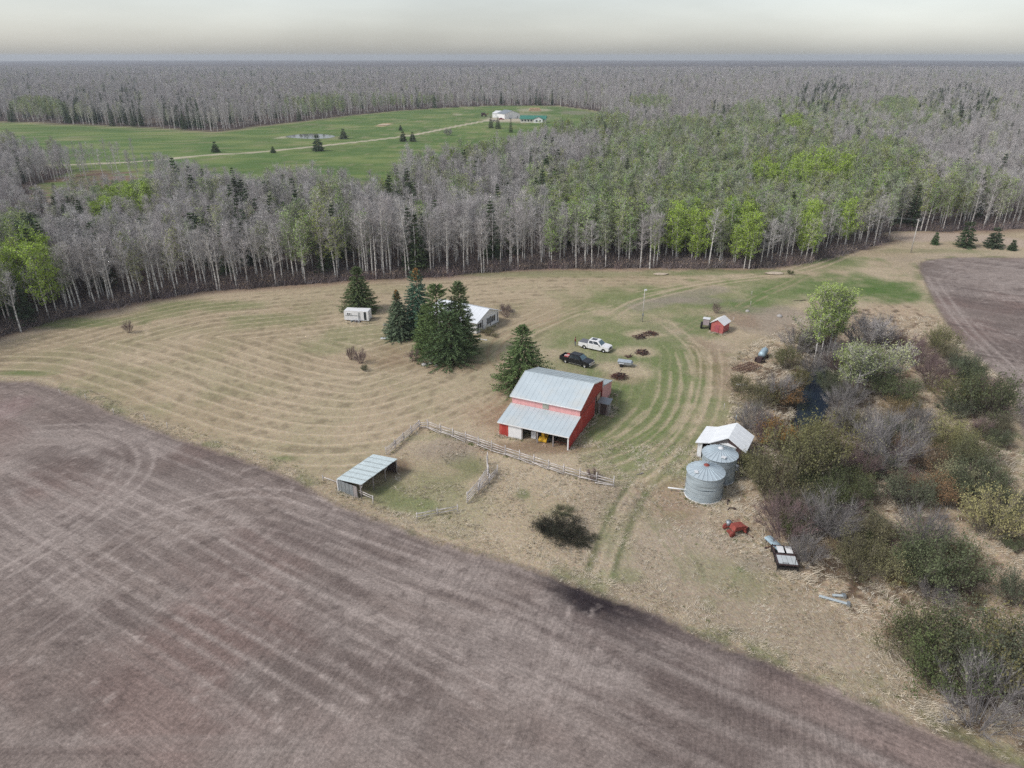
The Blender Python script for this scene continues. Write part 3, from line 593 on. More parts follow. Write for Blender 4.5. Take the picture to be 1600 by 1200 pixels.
def aspen(h, seed, leaf=0.0, bot=.5, spread=2.3, ntw=420, lean=.5, tr=.165, lsize=.26):
    """trunk soup and crown soup of one tall slender tree, base at the origin"""
    rg = np.random.default_rng(seed); T = Soup(); K = Soup()
    k = np.linspace(0, 1, 7); bx = lean*(k**1.5)*rg.normal()*.8+.18*np.sin(k*5+rg.random()*6)*k; by = lean*(k**1.5)*rg.normal()*.8
    ax = np.stack([bx, by, k*h], 1); T.tube(ax, tr*(1-.82*k)+.012, 5)
    at = lambda z: np.array([np.interp(z, k*h, bx), np.interp(z, k*h, by), z])
    ends = []; nl = 15
    for i in range(nl):
        z = h*(bot*.8+(1-bot*.8)*(i/nl)**.9*.93); p = at(z); a = i*2.4+rg.random(); L = spread*(1.15-.75*(z/h-bot*.8)/(1-bot*.8))*(.6+.6*rg.random())
        if z < h*bot: L *= .5
        e = p+np.array([cos(a)*L, sin(a)*L, L*(.75+.5*rg.random())]); m = p*.5+e*.5+np.array([0, 0, -.12*L])
        e[2] = min(e[2], h*1.02); K.tube([p, m, e], [.055, .032, .01], 3, 1); ends.append((p, m, e))
    ends.append((at(h*.85), at(h*.93), at(h))); E = np.array(ends)
    w = np.linalg.norm(E[:, 2]-E[:, 0], axis=1); ii = rg.choice(len(E), ntw, p=w/w.sum()); t = rg.random(ntw)**.7
    base = np.where(t[:, None] < .5, E[ii, 0]+(E[ii, 1]-E[ii, 0])*(t*2)[:, None], E[ii, 1]+(E[ii, 2]-E[ii, 1])*(t*2-1)[:, None])
    d = rg.normal(size=(ntw, 3)); d[:, 2] = np.abs(d[:, 2])*.9+.35; d /= np.linalg.norm(d, axis=1)[:, None]
    L = (.5+1.1*rg.random(ntw)); tip = base+d*L[:, None]; V, F = slivers(base, tip, .055, rg); K.add(V, F, 0)
    b2 = base+(tip-base)*.5; d2 = d+rg.normal(size=(ntw, 3))*.7; d2 /= np.linalg.norm(d2, axis=1)[:, None]; V, F = slivers(b2, b2+d2*(L*.7)[:, None], .04, rg); K.add(V, F, 0)
    if leaf > 0:
        n = int(leaf); jj = rg.integers(0, ntw, n); c = base[jj]+(tip-base)[jj]*(.3+.8*rg.random(n))[:, None]+rg.normal(size=(n, 3))*.22
        V, F = leaves(c, lsize, rg); K.add(V, F, 2)
    return T, K
def shrub(seed, kind, R=1.0, H=1.0):
    """a many-stemmed bush of radius about 1 and height about 1"""
    rg = np.random.default_rng(seed); T = Soup(); K = Soup()
    ns = 46; tips = []
    lob = 1+.22*np.sin(np.arange(ns)*2.1+rg.random()*6)
    for i in range(ns):
        a = rg.random()*2*PI; rr = sqrt(rg.random()); r0 = .28*rr; r1 = (.25+.75*rr)*lob[i]*R; z = H*sqrt(max(0.05, 1.0-.80*(rr**2)))*(.75+.35*rg.random())
        b = np.array([cos(a)*r0, sin(a)*r0, 0]); e = np.array([cos(a)*r1*.92, sin(a)*r1*.92, z]); m = b*.5+e*.5+np.array([0, 0, .08])+rg.normal(size=3)*.04
        T.tube([b, m, e], [.009, .006, .002], 3); tips.append((b, m, e))
    E = np.array(tips)
    n = {'g': 2800, 'm': 2600}.get(kind[0], 1200)
    ii = rg.integers(0, ns, n); t = .25+.75*rg.random(n)**.6
    base = np.where(t[:, None] < .5, E[ii, 0]+(E[ii, 1]-E[ii, 0])*(t*2)[:, None], E[ii, 1]+(E[ii, 2]-E[ii, 1])*(t*2-1)[:, None])
    d = rg.normal(size=(n, 3)); d[:, 2] = np.abs(d[:, 2])+.2; d /= np.linalg.norm(d, axis=1)[:, None]; d = d+base*.6
    L = .12+.22*rg.random(n); tip = base+d*L[:, None]; V, F = slivers(base, tip, .0065, rg); K.add(V, F, 0)
    nl = {'g': 500, 'm': 300, 'o': 5200, 'd': 7000, 'y': 4200, 'r': 4000, 'b': 7000}[kind[0]]
    jj = rg.integers(0, n, nl); c = base[jj]+(tip-base)[jj]*(.4+.8*rg.random(nl))[:, None]+rg.normal(size=(nl, 3))*.03
    V, F = leaves(c, .033, rg); K.add(V, F, 1)
    return T, K
def conifer(h, r, seed, nw=26, nb=11, ns=10, droop=.25, prof=.85, spray=.42, pine=False):
    rg = np.random.default_rng(seed); T = Soup(); K = Soup()
    k = np.linspace(0, 1, 6); T.tube(np.stack([0*k, 0*k, k*h*.97], 1), .018*h*(1-.93*k)+.01, 6)
    for i in range(nw):
        f = (i+.4*rg.random())/nw; z = h*(.05+.93*f); rad = r*(1-f)**prof*(.86+.28*rg.random())+.12
        nbi = max(4, int(nb*(1-.6*f)))
        for j in range(nbi):
            a = 2*PI*j/nbi+i*1.3+rg.normal()*.16; L = rad*(.78+.4*rg.random()); dr = -droop*L+.18*L*rg.normal()*.5
            if f > .8: dr = .35*L
            p0 = np.array([0, 0, z]); e = np.array([cos(a)*L, sin(a)*L, z+dr]); side = np.array([-sin(a), cos(a), 0])
            n = max(3, int(ns*(.35+.65*L/r))); t = .22+.78*((np.arange(n)+.5)/n)
            q = p0+(e-p0)*t[:, None]; q[:, 2] += .22*L*(t-.5)**2*2
            for sgn in (-1, 1):
                dirv = (e-p0)/max(L, .01)*.75+sgn*side*(.75+.2*rg.normal(size=(n, 1)))+rg.normal(size=(n, 3))*np.array([.15, .15, .28])
                if pine: dirv = dirv+np.array([0, 0, .6])
                ln = spray*(1.15-.5*t)[:, None]*(.7+.6*rg.random((n, 1)))*(.6+.4*L/r)*1.5
                V, F = slivers(q, q+dirv*ln, spray*.62, rg); K.add(V, F, 0)
            V, F = slivers(q-np.array([0, 0, .02]), q+(e-p0)/max(L, .01)*spray*.9+rg.normal(size=(n, 3))*.1-np.array([0, 0, .12]), spray*.5, rg); K.add(V, F, 0)
            K.tube([p0, e], [.025, .008], 3, 1)
    V, F = slivers(np.array([[0, 0, h*.93]]*5), np.array([[0, 0, h]]*5)+rg.normal(size=(5, 3))*.05, .16, rg); K.add(V, F, 0)
    return T, K

# ------------------------------------------------------------------ the forest: prototypes
H0 = 15.0
BARE = [aspen(H0, 100+i, 0, .40+.07*(i % 3), 1.7+.3*(i % 4), ntw=360+60*(i % 3)) for i in range(7)]
LEAFY = [aspen(H0, 200+i, 900, .34+.05*(i % 2), 2.3) for i in range(4)]
PALE = [aspen(H0, 300+i, 520, .42, 2.2) for i in range(3)]
BRIT = [aspen(H0, 250+i, 1900, .28, 2.7) for i in range(2)]
SPR = [conifer(13.0, 2.3, 400+i, 20, 8, 6, spray=.55) for i in range(2)]
MB_, ML_, MP_ = [M_bark, M_twig, M_limb, M_leaf], [M_bark, M_twig, M_limb, M_leaf], [M_bark, M_twig, M_limb, M_leafp]
def whole(tk, mats, name): return tk[0].merged(tk[1], 1).mesh(name, mats)
P_BARE = [whole(t, MB_, 'bare_tree') for t in BARE]; P_LEAFY = [whole(t, ML_, 'leafy_tree') for t in LEAFY]
P_PALE = [whole(t, MP_, 'pale_tree') for t in PALE]; P_SPR = [whole(t, [M_sbark, M_needle, M_sbark], 'spruce') for t in SPR]
P_BRIT = [whole(t, [M_bark, M_twig, M_limb, M_leafb], 'bright_tree') for t in BRIT]
PARTS = {}
for nm, L_, cm in (('bare', BARE, [M_twig, M_limb, M_leaf]), ('leafy', LEAFY, [M_twig, M_limb, M_leaf]), ('pale', PALE, [M_twig, M_limb, M_leafp]), ('bright', BRIT, [M_twig, M_limb, M_leafb]), ('spruce', SPR, [M_needle, M_sbark])):
    PARTS[nm] = [(a.mesh('trunk', [M_sbark if nm == 'spruce' else M_bark]), b.mesh('crown', cm)) for a, b in L_]

def jitter(x0, x1, y0, y1, st):
    xs = np.arange(x0, x1, st); ys = np.arange(y0, y1, st); a, b = np.meshgrid(xs, ys)
    a = a.ravel()+(rng.random(a.size)-.5)*st*1.05; b = b.ravel()+(rng.random(b.size)-.5)*st*1.05; return a, b
fx, fy = [], []
for (y0, y1, st) in ((90, 215, 2.9), (215, 330, 3.6), (330, 520, 4.8), (520, 900, 6.6), (900, 1600, 11), (1600, 2900, 19)):
    hw = y1*.92+30; a, b = jitter(-hw, hw, y0, y1, st)
    a0, b0 = proj(a, b); k = (np.abs(a-0) < b*.86+40) & (b < 5000)
    a, b = a[k], b[k]; k = is_forest(a, b); fx.append(a[k]); fy.append(b[k])
fx = np.concatenate(fx); fy = np.concatenate(fy)
# sparse rim trees on the pasture's left
ra, rb = [], []
for u_, v_ in [(150, 262), (144, 264), (122, 262), (132, 259), (168, 258), (104, 262), (96, 263), (180, 257), (86, 262), (75, 268), (70, 274), (62, 272), (56, 280), (210, 256), (188, 258), (48, 285), (40, 280), (30, 285), (20, 288), (10, 290), (0, 292), (52, 268), (36, 270)]:
    p = P(u_, v_); ra.append(p.x); rb.append(p.y)
rg_ = np.random.default_rng(5)
for i in range(110):      # loose bare trees screening the near left side of the pasture
    u_ = rg_.uniform(-60, 330); v_ = np.interp(u_, [-60, 0, 60, 190, 330], [262, 264, 270, 268, 300])+abs(rg_.normal())*9
    if rg_.random() < .35+.65*(u_ < 120) or v_ > 285: p = P(u_, v_); ra.append(p.x); rb.append(p.y)
px0, py0 = proj(fx, fy)
# heights follow the stand seen in the photograph
hn = fbm(fx/30, fy/30, 3, 501)
hh = 13.4+4.2*(hn-.45)*2+rng.normal(size=len(fx))*1.6
epy = np.interp(px0, EX, EY)-py0
front = np.exp(-np.maximum(epy, 0)/14.0)
hh += np.interp(px0, [-200, 0, 150, 300, 420, 470, 660, 720, 900, 1200, 1400, 1600], [1, 0, 1, 0, -4, 3.5, 3.8, -2, -3.5, -3, -1.5, 0])*front
yng = smooth(300, 200, px0)*smooth(425, 385, py0)*smooth(262, 290, py0); hh *= 1-.42*yng
hh = np.clip(hh, 6, 20)
cx, cy = proj(fx, fy, hh*.78)
gr = np.zeros(len(fx))
def zone(x, y, rx, ry, v):
    global gr
    gr = np.maximum(gr, v*smooth(1.25, .6, np.hypot((cx-x)/rx, (cy-y)/ry)))
for z_ in [(1150, 300, 260, 60, .62), (950, 300, 160, 60, .60), (1120, 225, 230, 50, .58), (1350, 250, 120, 40, .6), (1480, 300, 120, 50, .45), (520, 340, 60, 60, .4), (700, 250, 120, 30, .3), (1300, 185, 260, 40, .42), (600, 160, 200, 16, .35), (30, 440, 90, 60, .8), (1155, 350, 38, 40, 1), (1075, 352, 40, 34, 1), (1030, 382, 26, 26, .95), (1210, 270, 50, 30, .75), (1260, 268, 60, 26, .9), (1340, 268, 70, 26, .9), (1400, 280, 50, 26, .7), (1300, 295, 100, 26, .8), (1200, 300, 60, 30, .6), (1265, 345, 14, 26, .9), (1320, 330, 14, 22, .8), (1360, 325, 16, 14, .7),
           (1100, 260, 60, 24, .65), (1000, 280, 80, 40, .55), (920, 320, 110, 24, .55), (860, 190, 60, 18, .85), (920, 190, 70, 20, .8), (1000, 235, 40, 14, .7), (1060, 210, 40, 16, .7), (1150, 215, 60, 20, .6), (1240, 195, 26, 14, .9), (1400, 165, 40, 14, .8), (1170, 175, 40, 16, .6), (1020, 160, 40, 12, .6), (1500, 190, 20, 16, .5),
           (20, 385, 60, 60, .7), (50, 410, 40, 50, .85), (10, 440, 50, 50, .85), (75, 420, 22, 50, .7), (190, 300, 60, 16, 1), (155, 325, 20, 16, .9), (270, 298, 20, 10, .6), (330, 295, 20, 8, .6), (470, 350, 30, 30, .6), (500, 330, 20, 60, .5), (525, 310, 14, 20, .6), (610, 292, 14, 12, .8), (725, 297, 22, 14, .7), (20, 195, 30, 22, .8), (60, 165, 50, 14, .6),
           (520, 175, 26, 18, .9), (500, 160, 50, 12, .6), (600, 160, 30, 8, .7), (680, 158, 50, 8, .6), (760, 160, 30, 8, .6), (640, 230, 30, 10, .4), (750, 232, 60, 14, .55), (870, 365, 14, 40, .6), (950, 345, 60, 20, .6), (790, 330, 14, 30, .4), (1400, 320, 40, 14, .5), (1450, 305, 40, 16, .5), (660, 340, 16, 14, .5), (1550, 170, 50, 14, .35), (1320, 215, 60, 8, .2), (990, 330, 40, 30, .6), (880, 290, 60, 20, .5)]: zone(*z_)
gr = gr*(.55+.9*fbm(fx/10, fy/10, 3, 511))
r1 = rng.random(len(fx)); clump = fbm(fx/9, fy/9, 3, 620)
kind = np.where(gr > .22+.38*r1, 1, 0)
kind = np.where((kind == 1) & (gr < .55) & (rng.random(len(fx)) < .5), 2, kind)
kind = np.where((kind == 0) & (clump > .60) & (r1 < .45), 2, kind)
bz = np.zeros(len(fx), bool)
for u_, v_, rx, ry in [(1157, 352, 30, 34), (1078, 350, 34, 26), (1032, 384, 20, 24), (1268, 348, 14, 24), (1322, 332, 13, 20), (1280, 265, 50, 16), (1240, 195, 18, 10), (200, 302, 40, 12), (158, 325, 14, 12), (15, 455, 26, 60), (55, 430, 26, 56), (80, 450, 14, 30), (1205, 272, 30, 14), (520, 172, 12, 10)]: bz |= (np.hypot((cx-u_)/rx, (cy-v_)/ry) < 1) & (rng.random(len(fx)) < .85)
kind = np.where(bz, 4, kind)
sp_z = fbm(fx/14, fy/14, 3, 700)
kind = np.where((sp_z > .66) & (r1 < .22) & ~bz, 3, kind); kind = np.where((r1 < .012) & ~bz, 3, kind)
for u_, v_, rx in [(375, 320, 25), (440, 310, 25), (320, 345, 12), (138, 385, 12), (40, 365, 22), (110, 340, 20), (70, 300, 24), (30, 360, 14), (635, 300, 16), (650, 330, 18), (850, 265, 30), (700, 205, 8), (130, 170, 40), (200, 160, 20), (280, 175, 30), (1300, 150, 30), (1500, 160, 60), (1260, 160, 20)]:
    k = (np.hypot((cx-u_)/rx, (cy-v_)/30) < 1) & (rng.random(len(fx)) < .3); kind = np.where(k, 3, kind)
# named single conifers in the wood: top pixel and height
for u_, v_, z_ in [(636, 264, 17), (793, 283, 14), (868, 310, 10), (985, 330, 9), (1152, 305, 12), (645, 312, 14), (137, 345, 13), (24, 345, 13), (372, 282, 15), (432, 283, 15), (385, 295, 14), (850, 240, 14)]:
    p = P(u_, v_, z_); i = int(np.argmin(np.hypot(fx-p.x, fy-p.y))); kind[i] = 3; hh[i] = z_; fx[i] = p.x; fy[i] = p.y
fx = np.concatenate([fx, ra]); fy = np.concatenate([fy, rb]); kind = np.concatenate([kind, np.zeros(len(ra), int)]); hh = np.concatenate([hh, 11+2*rng.random(len(ra))])
px0, py0 = proj(fx, fy); dist = np.hypot(fx, fy)
# the ones that stand nearest are trees of their own; the rest one wood
single = np.zeros(len(fx), bool)
LAB = {0: ('bare_aspen', 'leafless grey aspen with a pale thin trunk in the front rows of the wood', 'tree', 'leafless aspens along the edge of the wood', 'bare', H0),
       1: ('leafing_aspen', 'aspen in fresh bright green leaf among the grey trees of the wood', 'tree', 'bright green aspens in the wood', 'leafy', H0),
       2: ('budding_aspen', 'aspen with thin pale green opening leaves among the grey trees of the wood', 'tree', 'pale budding aspens in the wood', 'pale', H0),
       4: ('leafing_aspen', 'full crowned aspen in vivid lime green leaf at the front of the wood', 'tree', 'vivid green full crowned aspens', 'bright', H0),
       3: ('spruce_tree', 'dark narrow spruce standing among the grey aspens of the wood', 'tree', 'dark spruces in the wood', 'spruce', 13.0)}
SECT = [(120, 'at the far left corner of the field'), (300, 'above the lone bush'), (520, 'left of the camper'), (760, 'behind the camper and yard spruces'), (950, 'above the white house and barn'),
        (1110, 'above the yard light pole'), (1250, 'above the red shed'), (1400, 'by the bend of the lane'), (9999, 'by the gravel road')]
WORDS = {0: 'leafless grey aspen', 1: 'green leafing aspen', 2: 'pale budding aspen', 3: 'dark narrow spruce', 4: 'vivid lime green aspen'}
def tree_words(kd, x, e):
    s_ = next(q for lim, q in SECT if x < lim); row = 'in the front rows ' if e < 12 else ('deeper in the wood ' if e < 45 else 'far back ')
    lb = WORDS[kd]+' '+row+s_; return lb, lb.replace(WORDS[kd], WORDS[kd]+'s', 1).replace('spruces', 'spruces')

for kd, cap in ((0, 290), (1, 150), (2, 110), (3, 70), (4, 80)):
    vis = (kind == kd) & (px0 > -25) & (px0 < 1625) & (py0 > 150)
    order = np.argsort(np.where(vis, dist, 1e9))[:min(cap, int(vis.sum()))]; single[order] = True
    nm, lb, ct, gp, pk, h0 = LAB[kd]; meshes = PARTS[pk]; roots = []
    for j, i in enumerate(order):
        v_ = j % len(meshes); s = hh[i]/h0; ws = (.85+.3*rng.random())*(.55+.45*s)
        if j < len(meshes):
            r = thing(nm, lb, ct, group=gp); part('trunk', meshes[v_][0], r, None); part('crown', meshes[v_][1], r, None); roots.append(r)
        else: r = copy_tree(roots[v_])
        r['label'], r['group'] = tree_words(kd, px0[i], np.interp(px0[i], EX, EY)-py0[i])
        r.location = (fx[i], fy[i], -.05); r.rotation_euler = (rng.normal()*.02, rng.normal()*.02, rng.random()*6.28); r.scale = (ws, ws, s)
rest = ~single
allp = P_BARE+P_LEAFY+P_PALE+P_SPR+P_BRIT; off = [0, 7, 11, 14, 16]; cnt = [7, 4, 3, 2, 2]
vi = np.array([off[k]+int(rng.integers(cnt[k])) for k in kind]); s = np.where(kind == 3, hh/13.0, hh/H0); ws = (.85+.3*rng.random(len(fx)))*(.6+.4*s)
ws = ws*np.where(fy > 1600, 1.9, np.where(fy > 900, 1.35, 1.0))
o = scatter('forest', np.stack([fx, fy, 0*fx-.05], 1)[rest], vi[rest], (rng.random(len(fx))*6.28)[rest], np.stack([ws, ws, s], 1)[rest], allp)
tag(o, 'aspen and spruce wood stretching behind the farm to the horizon', 'forest')
print('forest', len(fx), 'kinds', [(kind == k).sum() for k in range(4)], 'rest', rest.sum())
# undergrowth of the wood
M_und = mat('purple brown underbrush', (.24, .19, .185), .95, var=.3, scale=.8, objvar=.3, hvar=.03); M_und2 = mat('dead leaves in the brush', (.33, .25, .18), .95, objvar=.3)
def brush(seed, n=150):
    rg = np.random.default_rng(seed); S_ = Soup(); b = rg.normal(size=(n, 3))*np.array([.6, .6, 0]); d = rg.normal(size=(n, 3))*.5; d[:, 2] = .6+rg.random(n)*1.3
    V, F = slivers(b, b+d, .045, rg); S_.add(V, F, 0); V, F = leaves((b+d*.7)[:60], .14, rg); S_.add(V, F, 1); return S_.mesh('brush', [M_und, M_und2])
ux, uy = [], []
for y0, y1, st in ((90, 200, 1.9), (200, 300, 2.8), (300, 520, 5)):
    a, b = jitter(-y1*.85, y1*.85, y0, y1, st); k = is_forest(a, b) & (np.abs(a) < b*.8+15); ux.append(a[k]); uy.append(b[k])
ux = np.concatenate(ux); uy = np.concatenate(uy); us = 1+.7*rng.random(len(ux))
tag(scatter('undergrowth', np.stack([ux, uy, 0*ux], 1), rng.integers(0, 3, len(ux)), rng.random(len(ux))*6.28, np.stack([us*1.2, us*1.2, us], 1), [brush(i) for i in (1, 2, 3)]), 'purple brown leafless brush between the trunks of the wood', 'undergrowth')

# ------------------------------------------------------------------ tall white birches at the near edge of the wood
WB = [(33, 520, 12, 'at the far left, bending left'), (62, 500, 11, 'left of the double white trunk'), (128, 487, 15, 'thick and white, forking near the top'), (115, 489, 14, 'leaning left beside the thick forked one'), (208, 472, 16, 'left of the thickest white trunk'), (250, 466, 17, 'with the thickest black-ringed white trunk'),
      (237, 468, 14, 'close left of the thickest white trunk'), (172, 478, 13, 'slanting away above the lone bush'), (340, 455, 14, 'by itself right of the dark gap'), (573, 436, 19, 'first of the tall white row behind the camper'), (583, 436, 19.5, 'second of the tall white row behind the camper'), (600, 435, 20, 'third of the tall white row behind the camper'),
      (611, 434, 20, 'fourth of the tall white row behind the camper'), (640, 433, 19, 'tall and double forked behind the spruce group'), (650, 433, 20, 'straight and white behind the spruce group'), (525, 439, 16, 'broken-topped left of the camper spruce'), (756, 427, 13, 'thin and white right of the spruce group'), (1015, 421, 14, 'leaning right above the hay field'), (1107, 420, 15, 'leaning right near the bright green crown')]
M_birch = mat('white birch bark', (.66, .64, .60), .8, var=.25, scale=3, stretch=(1, 1, 2.5), tint=(.12, .10, .10))
for i, (u_, v_, h_, lb) in enumerate(WB):
    p = P(u_, v_-1.5); t = thing('birch_tree', 'tall leafless birch ' + lb, 'tree', (p.x, p.y, -.05), rng.random()*6, 'tall white birches at the edge of the wood')
    T_, K_ = aspen(h_, 900+i, 0, .55, 2.4, 360, 1.1, .20); part('trunk', T_.mesh('trunk', [M_birch]), t, None); part('crown', K_.mesh('crown', [M_twig, M_bark, M_leaf]), t, None)
# ------------------------------------------------------------------ spruces and pines of the yard
def hero(u, v, top, name, label, wpx, seed, kind='s', tip=None, col=(.105, .16, .07), prof=.85, nw=36, cat='tree'):
    p = P(u, v); h = height_at(top[0], top[1], p); r = wpx*mpp(p)/2*1.34
    T_, K_ = conifer(h, r, seed, nw, 15, 12, droop=.22, prof=prof, spray=.34, pine=(kind == 'p'))
    t = thing(name, label, cat, (p.x, p.y, -.05), rng.random()*6)
    nm = mat(name+' needles', col, .8, var=.4, scale=1.3)
    part('trunk', T_.mesh('trunk', [M_sbark]), t, None); part('crown', K_.mesh('crown', [nm, M_sbark]), t, None)
    if tip:      # ripe cones crowd the top
        rg = np.random.default_rng(seed); n = 420; z = h*(1-.17*rg.random(n)**1.2); a = rg.random(n)*6.28; rr = (r*((h-z)/h)**prof*.9+.10)*(.6+.5*rg.random(n))
        c = np.stack([rr*np.cos(a), rr*np.sin(a), z+.05], 1); V, F = leaves(c, .22, rg, asp=.6); S_ = Soup(); S_.add(V, F); part('cones', S_.mesh('cones', [tip]), t, None, kind='stuff')
    return t, h
M_cone = mat('orange brown cones', (.36, .19, .06), .8, var=.3)
hero(563, 487, (561, 415), 'spruce_tree', 'broad dark olive spruce right behind the white camper', 46, 31, col=(.11, .15, .06), prof=.7)
hero(624, 528, (620, 453), 'spruce_tree', 'shorter grey green spruce with orange cone laden tip, left of the spruce group', 38, 32, tip=M_cone, col=(.15, .20, .12))
hero(655, 522, (650, 419), 'spruce_tree', 'tall blue green spruce with an orange brown top in the group by the white house', 44, 33, tip=M_cone, col=(.09, .17, .11), prof=.62)
hero(686, 556, (694, 442), 'pine_tree', 'wide dense green pine with a rounded top left of the white house', 62, 34, 'p', col=(.12, .18, .065), prof=.55)
hero(719, 552, (717, 437), 'pine_tree', 'tall pine with a loose pointed top just in front of the white house', 50, 35, 'p', col=(.13, .175, .075), prof=.60)
hero(704, 566, (702, 486), 'pine_tree', 'low front pine whose skirt touches the ground beside the pink shrub and rocks', 68, 36, 'p', col=(.105, .16, .07), prof=.55, nw=26)
hero(668, 545, (668, 478), 'pine_tree', 'bright green small pine at the left flank of the big pines', 30, 37, 'p', col=(.15, .21, .065), prof=.5, nw=24)
hero(816, 604, (823, 506), 'spruce_tree', 'full cone shaped green spruce standing behind the left corner of the red barn', 76, 38, col=(.12, .18, .065), prof=.72, nw=42)
for u_, v_, tp, wd, lb in [(497, 236, 211, 20, 'round dark spruce right beside the distant gravel driveway'), (537, 217, 201, 14, 'small dark tree at the end of the distant pond'), (337, 238, 221, 14, 'lone little spruce at the near side of the distant driveway'),
                           (427, 239, 229, 9, 'tiny pale young tree on the distant driveway edge'), (630, 221, 205, 13, 'left of two dark trees where the distant driveway bends'), (645, 221, 206, 11, 'right of two dark trees where the distant driveway bends'), (626, 204, 195, 6, 'tiny tree above the two at the driveway bend'),
                           (767, 200, 181, 8, 'left of the two slim spruces before the distant farmstead'), (778, 201, 182, 9, 'right of the two slim spruces before the distant farmstead'), (798, 207, 185, 7, 'thin spruce near the distant green roofed house'),
                           (1460, 382, 363, 12, 'small spruce left of the taller ones by the gravel road'), (1507, 386, 346, 28, 'tall spruce beside the gravel road at the right edge of the wood'), (1551, 387, 356, 28, 'bushy spruce beside the gravel road, right of the tall one'), (1581, 391, 375, 14, 'smallest spruce by the gravel road near the right border')]:
    p = P(u_, v_); h = height_at(u_, tp, p); r = wd*mpp(p)/2; T_, K_ = conifer(h, r, int(u_), 16, 9, 7, spray=.16*r+.12, prof=.7 if wd < 16 else .5)
    t = thing('spruce_tree', lb, 'tree', (p.x, p.y, 0), 0, None); part('trunk', T_.mesh('trunk', [M_sbark]), t, None); part('crown', K_.mesh('crown', [M_needle, M_sbark]), t, None)

# ------------------------------------------------------------------ shrubs
SK = {'g': ('grey', (.26, .24, .235), (.24, .23, .16)), 'm': ('mauve', (.21, .15, .145), (.18, .11, .11)), 'o': ('olive', (.20, .175, .13), (.17, .165, .065)), 'd': ('green', (.16, .14, .11), (.11, .13, .06)),
      'y': ('yellow', (.25, .22, .17), (.34, .33, .11)), 'r': ('ochre', (.24, .19, .14), (.30, .19, .06)), 'b': ('thorn', (.05, .036, .03), (.032, .034, .02))}
SM = {}
for k_, (nm, tw, lf) in SK.items():
    mt = mat(nm+' shrub stems', tw, .9, var=.25, scale=2, objvar=.15); ml = mat(nm+' shrub leaves', lf, .8, var=.3, scale=1.5, objvar=.2, hvar=.02)
    SM[k_] = []
    for q in range(3):
        T_, K_ = shrub(ord(k_)*7+q, k_); SM[k_].append((T_.mesh('stems', [mt]), K_.mesh('foliage', [mt, ml])))
def bush(u, v, wpx, k, label, hz=.62, group=None, name=None, z=0):
    p = P(u, v, z); s = wpx*mpp(p)/2; p = P(u, v-2, z); me = SM[k][int(rng.integers(3))]
    t = thing(name or {'g': 'bare_shrub', 'm': 'red_twig_shrub', 'o': 'willow_shrub', 'd': 'green_shrub', 'y': 'catkin_shrub', 'r': 'ochre_shrub', 'b': 'thorn_bush'}[k], label, 'shrub', (p.x, p.y+s*.6, -.1), rng.random()*6.28, group)
    part('stems', me[0], t, None); part('foliage', me[1], t, None); t.scale = (s, s*(.9+.2*rng.random()), s*2*hz*(.85+.3*rng.random())); return t
